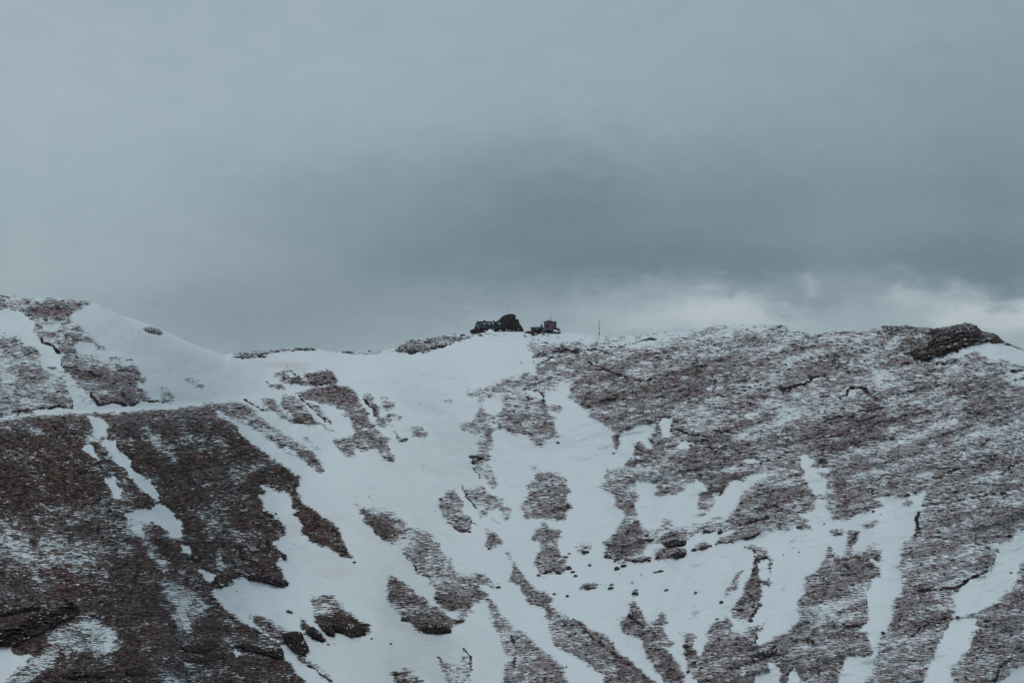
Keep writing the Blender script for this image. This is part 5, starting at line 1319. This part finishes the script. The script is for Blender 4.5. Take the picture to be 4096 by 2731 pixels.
for i, (t, x, y, w, h, lab) in enumerate(BOULDERS):
    if not lab or t == 9: continue
    s = TILE[t][2]
    px, py = TP(t, x, y)
    g = ground(px, py + h / s * .22)
    k = g.y / FPX / s
    sx, sz = w * k / 2, h * k / 2
    o = mesh('boulder', lambda b: lump(b, (0, 0, 0), sx * 1.08, max(sx * .75, .25), max(sz * 1.15, .18), i + 40, .28), 'bare' if sz < 1.0 else 'rock', None, True)
    o.location = g + Vector((0, -.15 * sx, sz * .35))
    o.rotation_euler = (0, random.Random(i).uniform(-.18, .18), 0)
    tag(o, lab, 'boulder', 'boulders scattered over the slope')

# ------------------------------------------------------------------ rock outcrops made of many blocks
def outcrop(name, poly, n, size, lab, seed, flat=.5, m='rock', sky=False, lift=.25, tilt=0.0, wide=1.0):
    P = pts(poly)
    rs = random.Random(seed)
    bm = bmesh.new()
    x0, y0 = P.min(0); x1, y1 = P.max(0)
    cnt = 0; c0 = None
    tries = 0
    while cnt < n and tries < n * 40:
        tries += 1
        x = rs.uniform(x0, x1); y = rs.uniform(y0, y1)
        ins = False
        q = np.roll(P, -1, axis=0)
        for (ax, ay), (bx_, by) in zip(P, q):
            if ay != by and (ay > y) != (by > y) and x < (bx_ - ax) * (y - ay) / (by - ay) + ax: ins = not ins
        if not ins: continue
        y = max(y, float(ysky(x)) + .5)
        g = ground(x, y)
        if c0 is None: c0 = g.copy()
        r = size * rs.uniform(.35, 1.15) ** 1.3
        n0 = len(bm.verts)
        lump(bm, (0, 0, 0), r * rs.uniform(.9, 1.7) * wide, r, r * flat * rs.uniform(.7, 1.2), seed * 100 + cnt, .3, 1 if r < 1.6 else 2)
        bm.verts.ensure_lookup_table()
        T = Matrix.Translation(g - c0 + Vector((0, 0, r * flat * lift))) @ Matrix.Rotation(-tilt * rs.uniform(.5, 1.4), 4, 'Y')
        for v in bm.verts[n0:]: v.co = T @ v.co
        cnt += 1
    o = link_bm(name, bm, MT[m], None, False)
    o.location = c0
    tag(o, lab, 'rocks')
    return o

outcrop('rock_outcrop', "1 1745,612 1850,600 1920,590 2 0,590 100,585 200,572 290,562 460,565 480,575 300,585 200,592 60,602 10,628 1 1880,642 1800,628", 120, 1.15, 'long band of snow-dusted rubble along the skyline at the left end of the saddle', 1)

outcrop('rock_outcrop', "2 1070,575 1130,530 1210,498 1330,490 1430,482 1540,470 1640,462 1670,480 1590,498 1500,515 1410,555 1290,594 1170,588", 150, 1.25, 'broad snow-dusted rock outcrop stepping up the crest towards the hut', 3, .42)

outcrop('rock_outcrop', "2 210,735 330,742 420,750 550,735 600,770 625,825 500,835 300,815 200,790", 60, 1.0, 'rocky patch with dark ledges on the saddle above the path', 5, .45)

def rockmass(name, poly, bulge, sp, sa, tilt, m, lab, seed, step=1.6, wob=5.0, out=0.0):
    """a solid ledged rock face standing out of the slope; its front carries tilted strata"""
    P = pts(poly)
    x0, y0 = P.min(0) - 8; x1, y1 = P.max(0) + 8
    X, Y = np.meshgrid(np.arange(x0, x1, step), np.arange(y0, y1, step))
    A = X + wob * 2 * (fbm(X / 16, Y / 12, 60 + seed, 3) - .5); B = Y + wob * 2 * (fbm(X / 14, Y / 12, 63 + seed, 3) - .5)
    ins = np.zeros(X.shape, bool)
    for (ax, ay), (bx_, by) in zip(P, np.roll(P, -1, axis=0)):
        if ay != by:
            ins ^= ((ay > B) != (by > B)) & (A < (bx_ - ax) * (B - ay) / (by - ay) + ax)
    if not ins.any(): return
    ef = np.clip((blur(blur(ins.astype(float), 3), 3) - .35) * 1.9, 0, 1)
    base = np.maximum(Y, ysky(X) + .2)
    D = depth(X, base)
    ph = (Y + X * tilt) / sp + 2.8 * fbm(X / 60, Y / 40, 66 + seed, 3)
    saw = (ph % 1.0)                               # each ledge recedes upwards, then steps out
    ledge = sa * np.where(saw < .75, saw / .75, (1 - saw) / .25) * (.4 + fbm(X / 30, Y / 20, 70 + seed, 2))
    joint = sa * .9 * np.clip(1 - np.abs(vnoise(X / 9 + Y / 30, Y / 60, 73 + seed) - .5) / .07, 0, 1)
    rough = 1.1 * sa * (fbm(X / 7, Y / 6, 75 + seed, 3) - .5)
    F = D - .3 - out - (bulge * ef ** .7 + (ledge - joint * .6) * np.clip(ef * 2, 0, 1) + rough)
    bm = bmesh.new()
    cell = ins[:-1, :-1] & ins[1:, :-1] & ins[:-1, 1:] & ins[1:, 1:]
    jj, ii = np.nonzero(cell)
    o0 = Vector([float(c) for c in world_pt(P[:, 0].mean(), P[:, 1].mean(), float(depth(P[:, 0].mean(), P[:, 1].mean())))])
    ids = {}
    def V(j, i):
        if (j, i) not in ids:
            p = world_pt(X[j, i], Y[j, i], F[j, i])
            ids[(j, i)] = bm.verts.new((float(p[0]) - o0.x, float(p[1]) - o0.y, float(p[2]) - o0.z))
        return ids[(j, i)]
    for j, i in zip(jj.tolist(), ii.tolist()):
        bm.faces.new((V(j, i), V(j + 1, i), V(j + 1, i + 1), V(j, i + 1)))
    be = [e_ for e_ in bm.edges if len(e_.link_faces) == 1]
    ex = bmesh.ops.extrude_edge_only(bm, edges=be)
    back = [v for v in ex['geom'] if isinstance(v, bmesh.types.BMVert)]
    for v in back:
        w = v.co + o0
        v.co = w * ((w.y + bulge + 5.0) / w.y) - o0 + Vector((0, 0, -.8))
    bmesh.ops.recalc_face_normals(bm, faces=bm.faces)
    o = link_bm(name, bm, MT[m], None, True)
    o.location = o0
    tag(o, lab, 'rocks')
    return o

rockmass('rock_outcrop', "4 850,402 895,388 940,390 1000,394 1060,380 1110,392 1140,402 1100,410 1040,412 1000,430 940,428 900,410", 2.0, 9, 1.2, .1, 'crag', 'dark jagged rocks on the first knob left of the summit crag', 6)
rockmass('summit_crag', "4 1120,628 1200,590 1250,540 1270,480 1320,430 1400,402 1450,388 1530,368 1572,376 1618,405 1640,430 1700,440 1760,457 1790,490 1812,512 1700,520 1560,530 1450,570 1350,610 1220,650 1150,645", 1.2, 19, 2.6, .28, 'crag', 'large dark layered crag forming the summit at the far right', 7, wob=11.0)
rockmass('cliff_band', "5 -60,1150 130,1132 260,1050 340,1020 450,985 560,935 610,990 600,1045 400,1128 330,1172 200,1240 100,1285 -60,1285", 1.6, 22, 2.2, .22, 'cliff', 'long dark cliff band above the pale scree at the lower left', 10)
rockmass('cliff_band', "5 0,1015 110,1000 300,960 310,990 120,1030 0,1060", 2.5, 12, 1.4, .2, 'cliff', 'narrow dark rock step just above the long cliff band at the lower left', 15)
rockmass('cliff_band', "6 470,1105 600,1120 680,1110 780,1120 850,1140 825,1195 740,1216 690,1192 610,1160 600,1205 540,1190", 3.0, 26, 1.4, -.1, 'cliff', 'dark vertical cliff at the foot of the steep turf island at lower centre-left', 11)
rockmass('cliff_band', "6 190,1190 270,1165 345,1172 372,1225 412,1300 402,1335 365,1315 395,1368 300,1332 250,1290", 4.0, 30, 1.6, -.2, 'cliff', 'dark cliff face at the end of the narrow turf strip near the lower left', 12)
rockmass('cliff_band', "6 400,1140 440,1132 500,1190 532,1246 450,1228 395,1195", 2.5, 24, 1.2, -.2, 'cliff', 'dark cliff tongue between two larger cliffs at the lower centre-left', 16)
rockmass('cliff_band', "5 960,1472 1040,1462 1115,1468 1100,1498 1030,1512 980,1500", 3.0, 18, 1.4, 0, 'cliff', 'rounded dark cliff in the bottom left turf, right of a smaller one', 13)
rockmass('cliff_band', "5 720,1500 780,1485 830,1492 825,1515 770,1525 730,1518", 2.0, 16, 1.2, 0, 'cliff', 'small rounded dark rock face in the bottom left turf', 17)
rockmass('cliff_band', "5 510,1490 580,1462 650,1465 690,1500 620,1520 540,1545", 2.5, 16, 1.4, .1, 'cliff', 'dark broken rock face at the very bottom left, leftmost of the bottom row', 18)
rockmass('cliff_band', "5 1385,1290 1470,1272 1560,1262 1650,1250 1700,1275 1640,1305 1520,1330 1420,1322", 3.0, 18, 1.6, .1, 'cliff', 'dark cliff above the small snow pockets at the bottom of the dark slope', 14)
rockmass('cliff_band', "5 1415,1390 1520,1380 1640,1365 1740,1325 1745,1350 1650,1400 1530,1412 1450,1408", 2.0, 14, 1.2, .15, 'cliff', 'thin dark rock ledge over the snow pockets at the bottom of the dark slope', 19)
rockmass('cliff_band', "5 1790,1280 1850,1250 1968,1275 6 60,1310 200,1290 220,1345 222,1388 120,1360 0,1330", 3.0, 22, 1.6, -.1, 'cliff', 'dark rocky edge dropping to the small snow strip at the lower left', 20)
rockmass('cliff_band', "6 -60,735 40,742 120,755 245,790 248,815 160,828 100,800 0,788 -60,780", 3.0, 22, 1.4, -.1, 'cliff', 'dark rounded cliff tip where the big dark slope meets the snow gully', 21)
rockmass('cliff_band', "6 1260,1140 1320,1125 1400,1122 1470,1120 1505,1150 1495,1178 1410,1188 1290,1182", 2.0, 20, 1.2, 0, 'cliff', 'row of dark blocky cliffs under the long central turf patch', 22)
rockmass('cliff_band', "7 1190,475 1260,455 1345,452 1345,490 1280,515 1215,522 1160,505", 2.0, 18, 1.2, 0, 'cliff', 'dark cliff under the middle of the turf bank above the snow bowl', 23)
rockmass('cliff_band', "7 1215,575 1290,548 1345,552 1320,600 1240,612", 1.6, 16, 1.0, .1, 'cliff', 'brown blocky ledge on the snow below the middle of the turf bank', 24)
rockmass('cliff_band', "7 1800,1362 1880,1335 1968,1320 8 60,1290 70,1330 0,1365 7 1900,1372", 2.0, 14, 1.2, .1, 'cliff', 'low dark rock ledge at the right edge of the central turf tongue', 25)

rockmass('rock_outcrop', "1 1098,404 1120,398 1150,393 1180,398 1212,410 1235,425 1252,446 1232,456 1205,450 1180,456 1150,446 1122,434 1108,420", 1.0, 9, 1.1, -.35, 'rock', 'oval patch of dark rocks alone on the smooth snow of the left hill', 4, wob=9.0)

rockmass('rock_outcrop', "2 640,594 690,585 740,587 790,598 830,592 870,576 900,588 965,586 972,596 940,605 850,607 760,608 690,602", 1.0, 9, 1.0, 0, 'rock', 'short flat band of dark rocks in the middle of the saddle skyline', 2, wob=4.0)
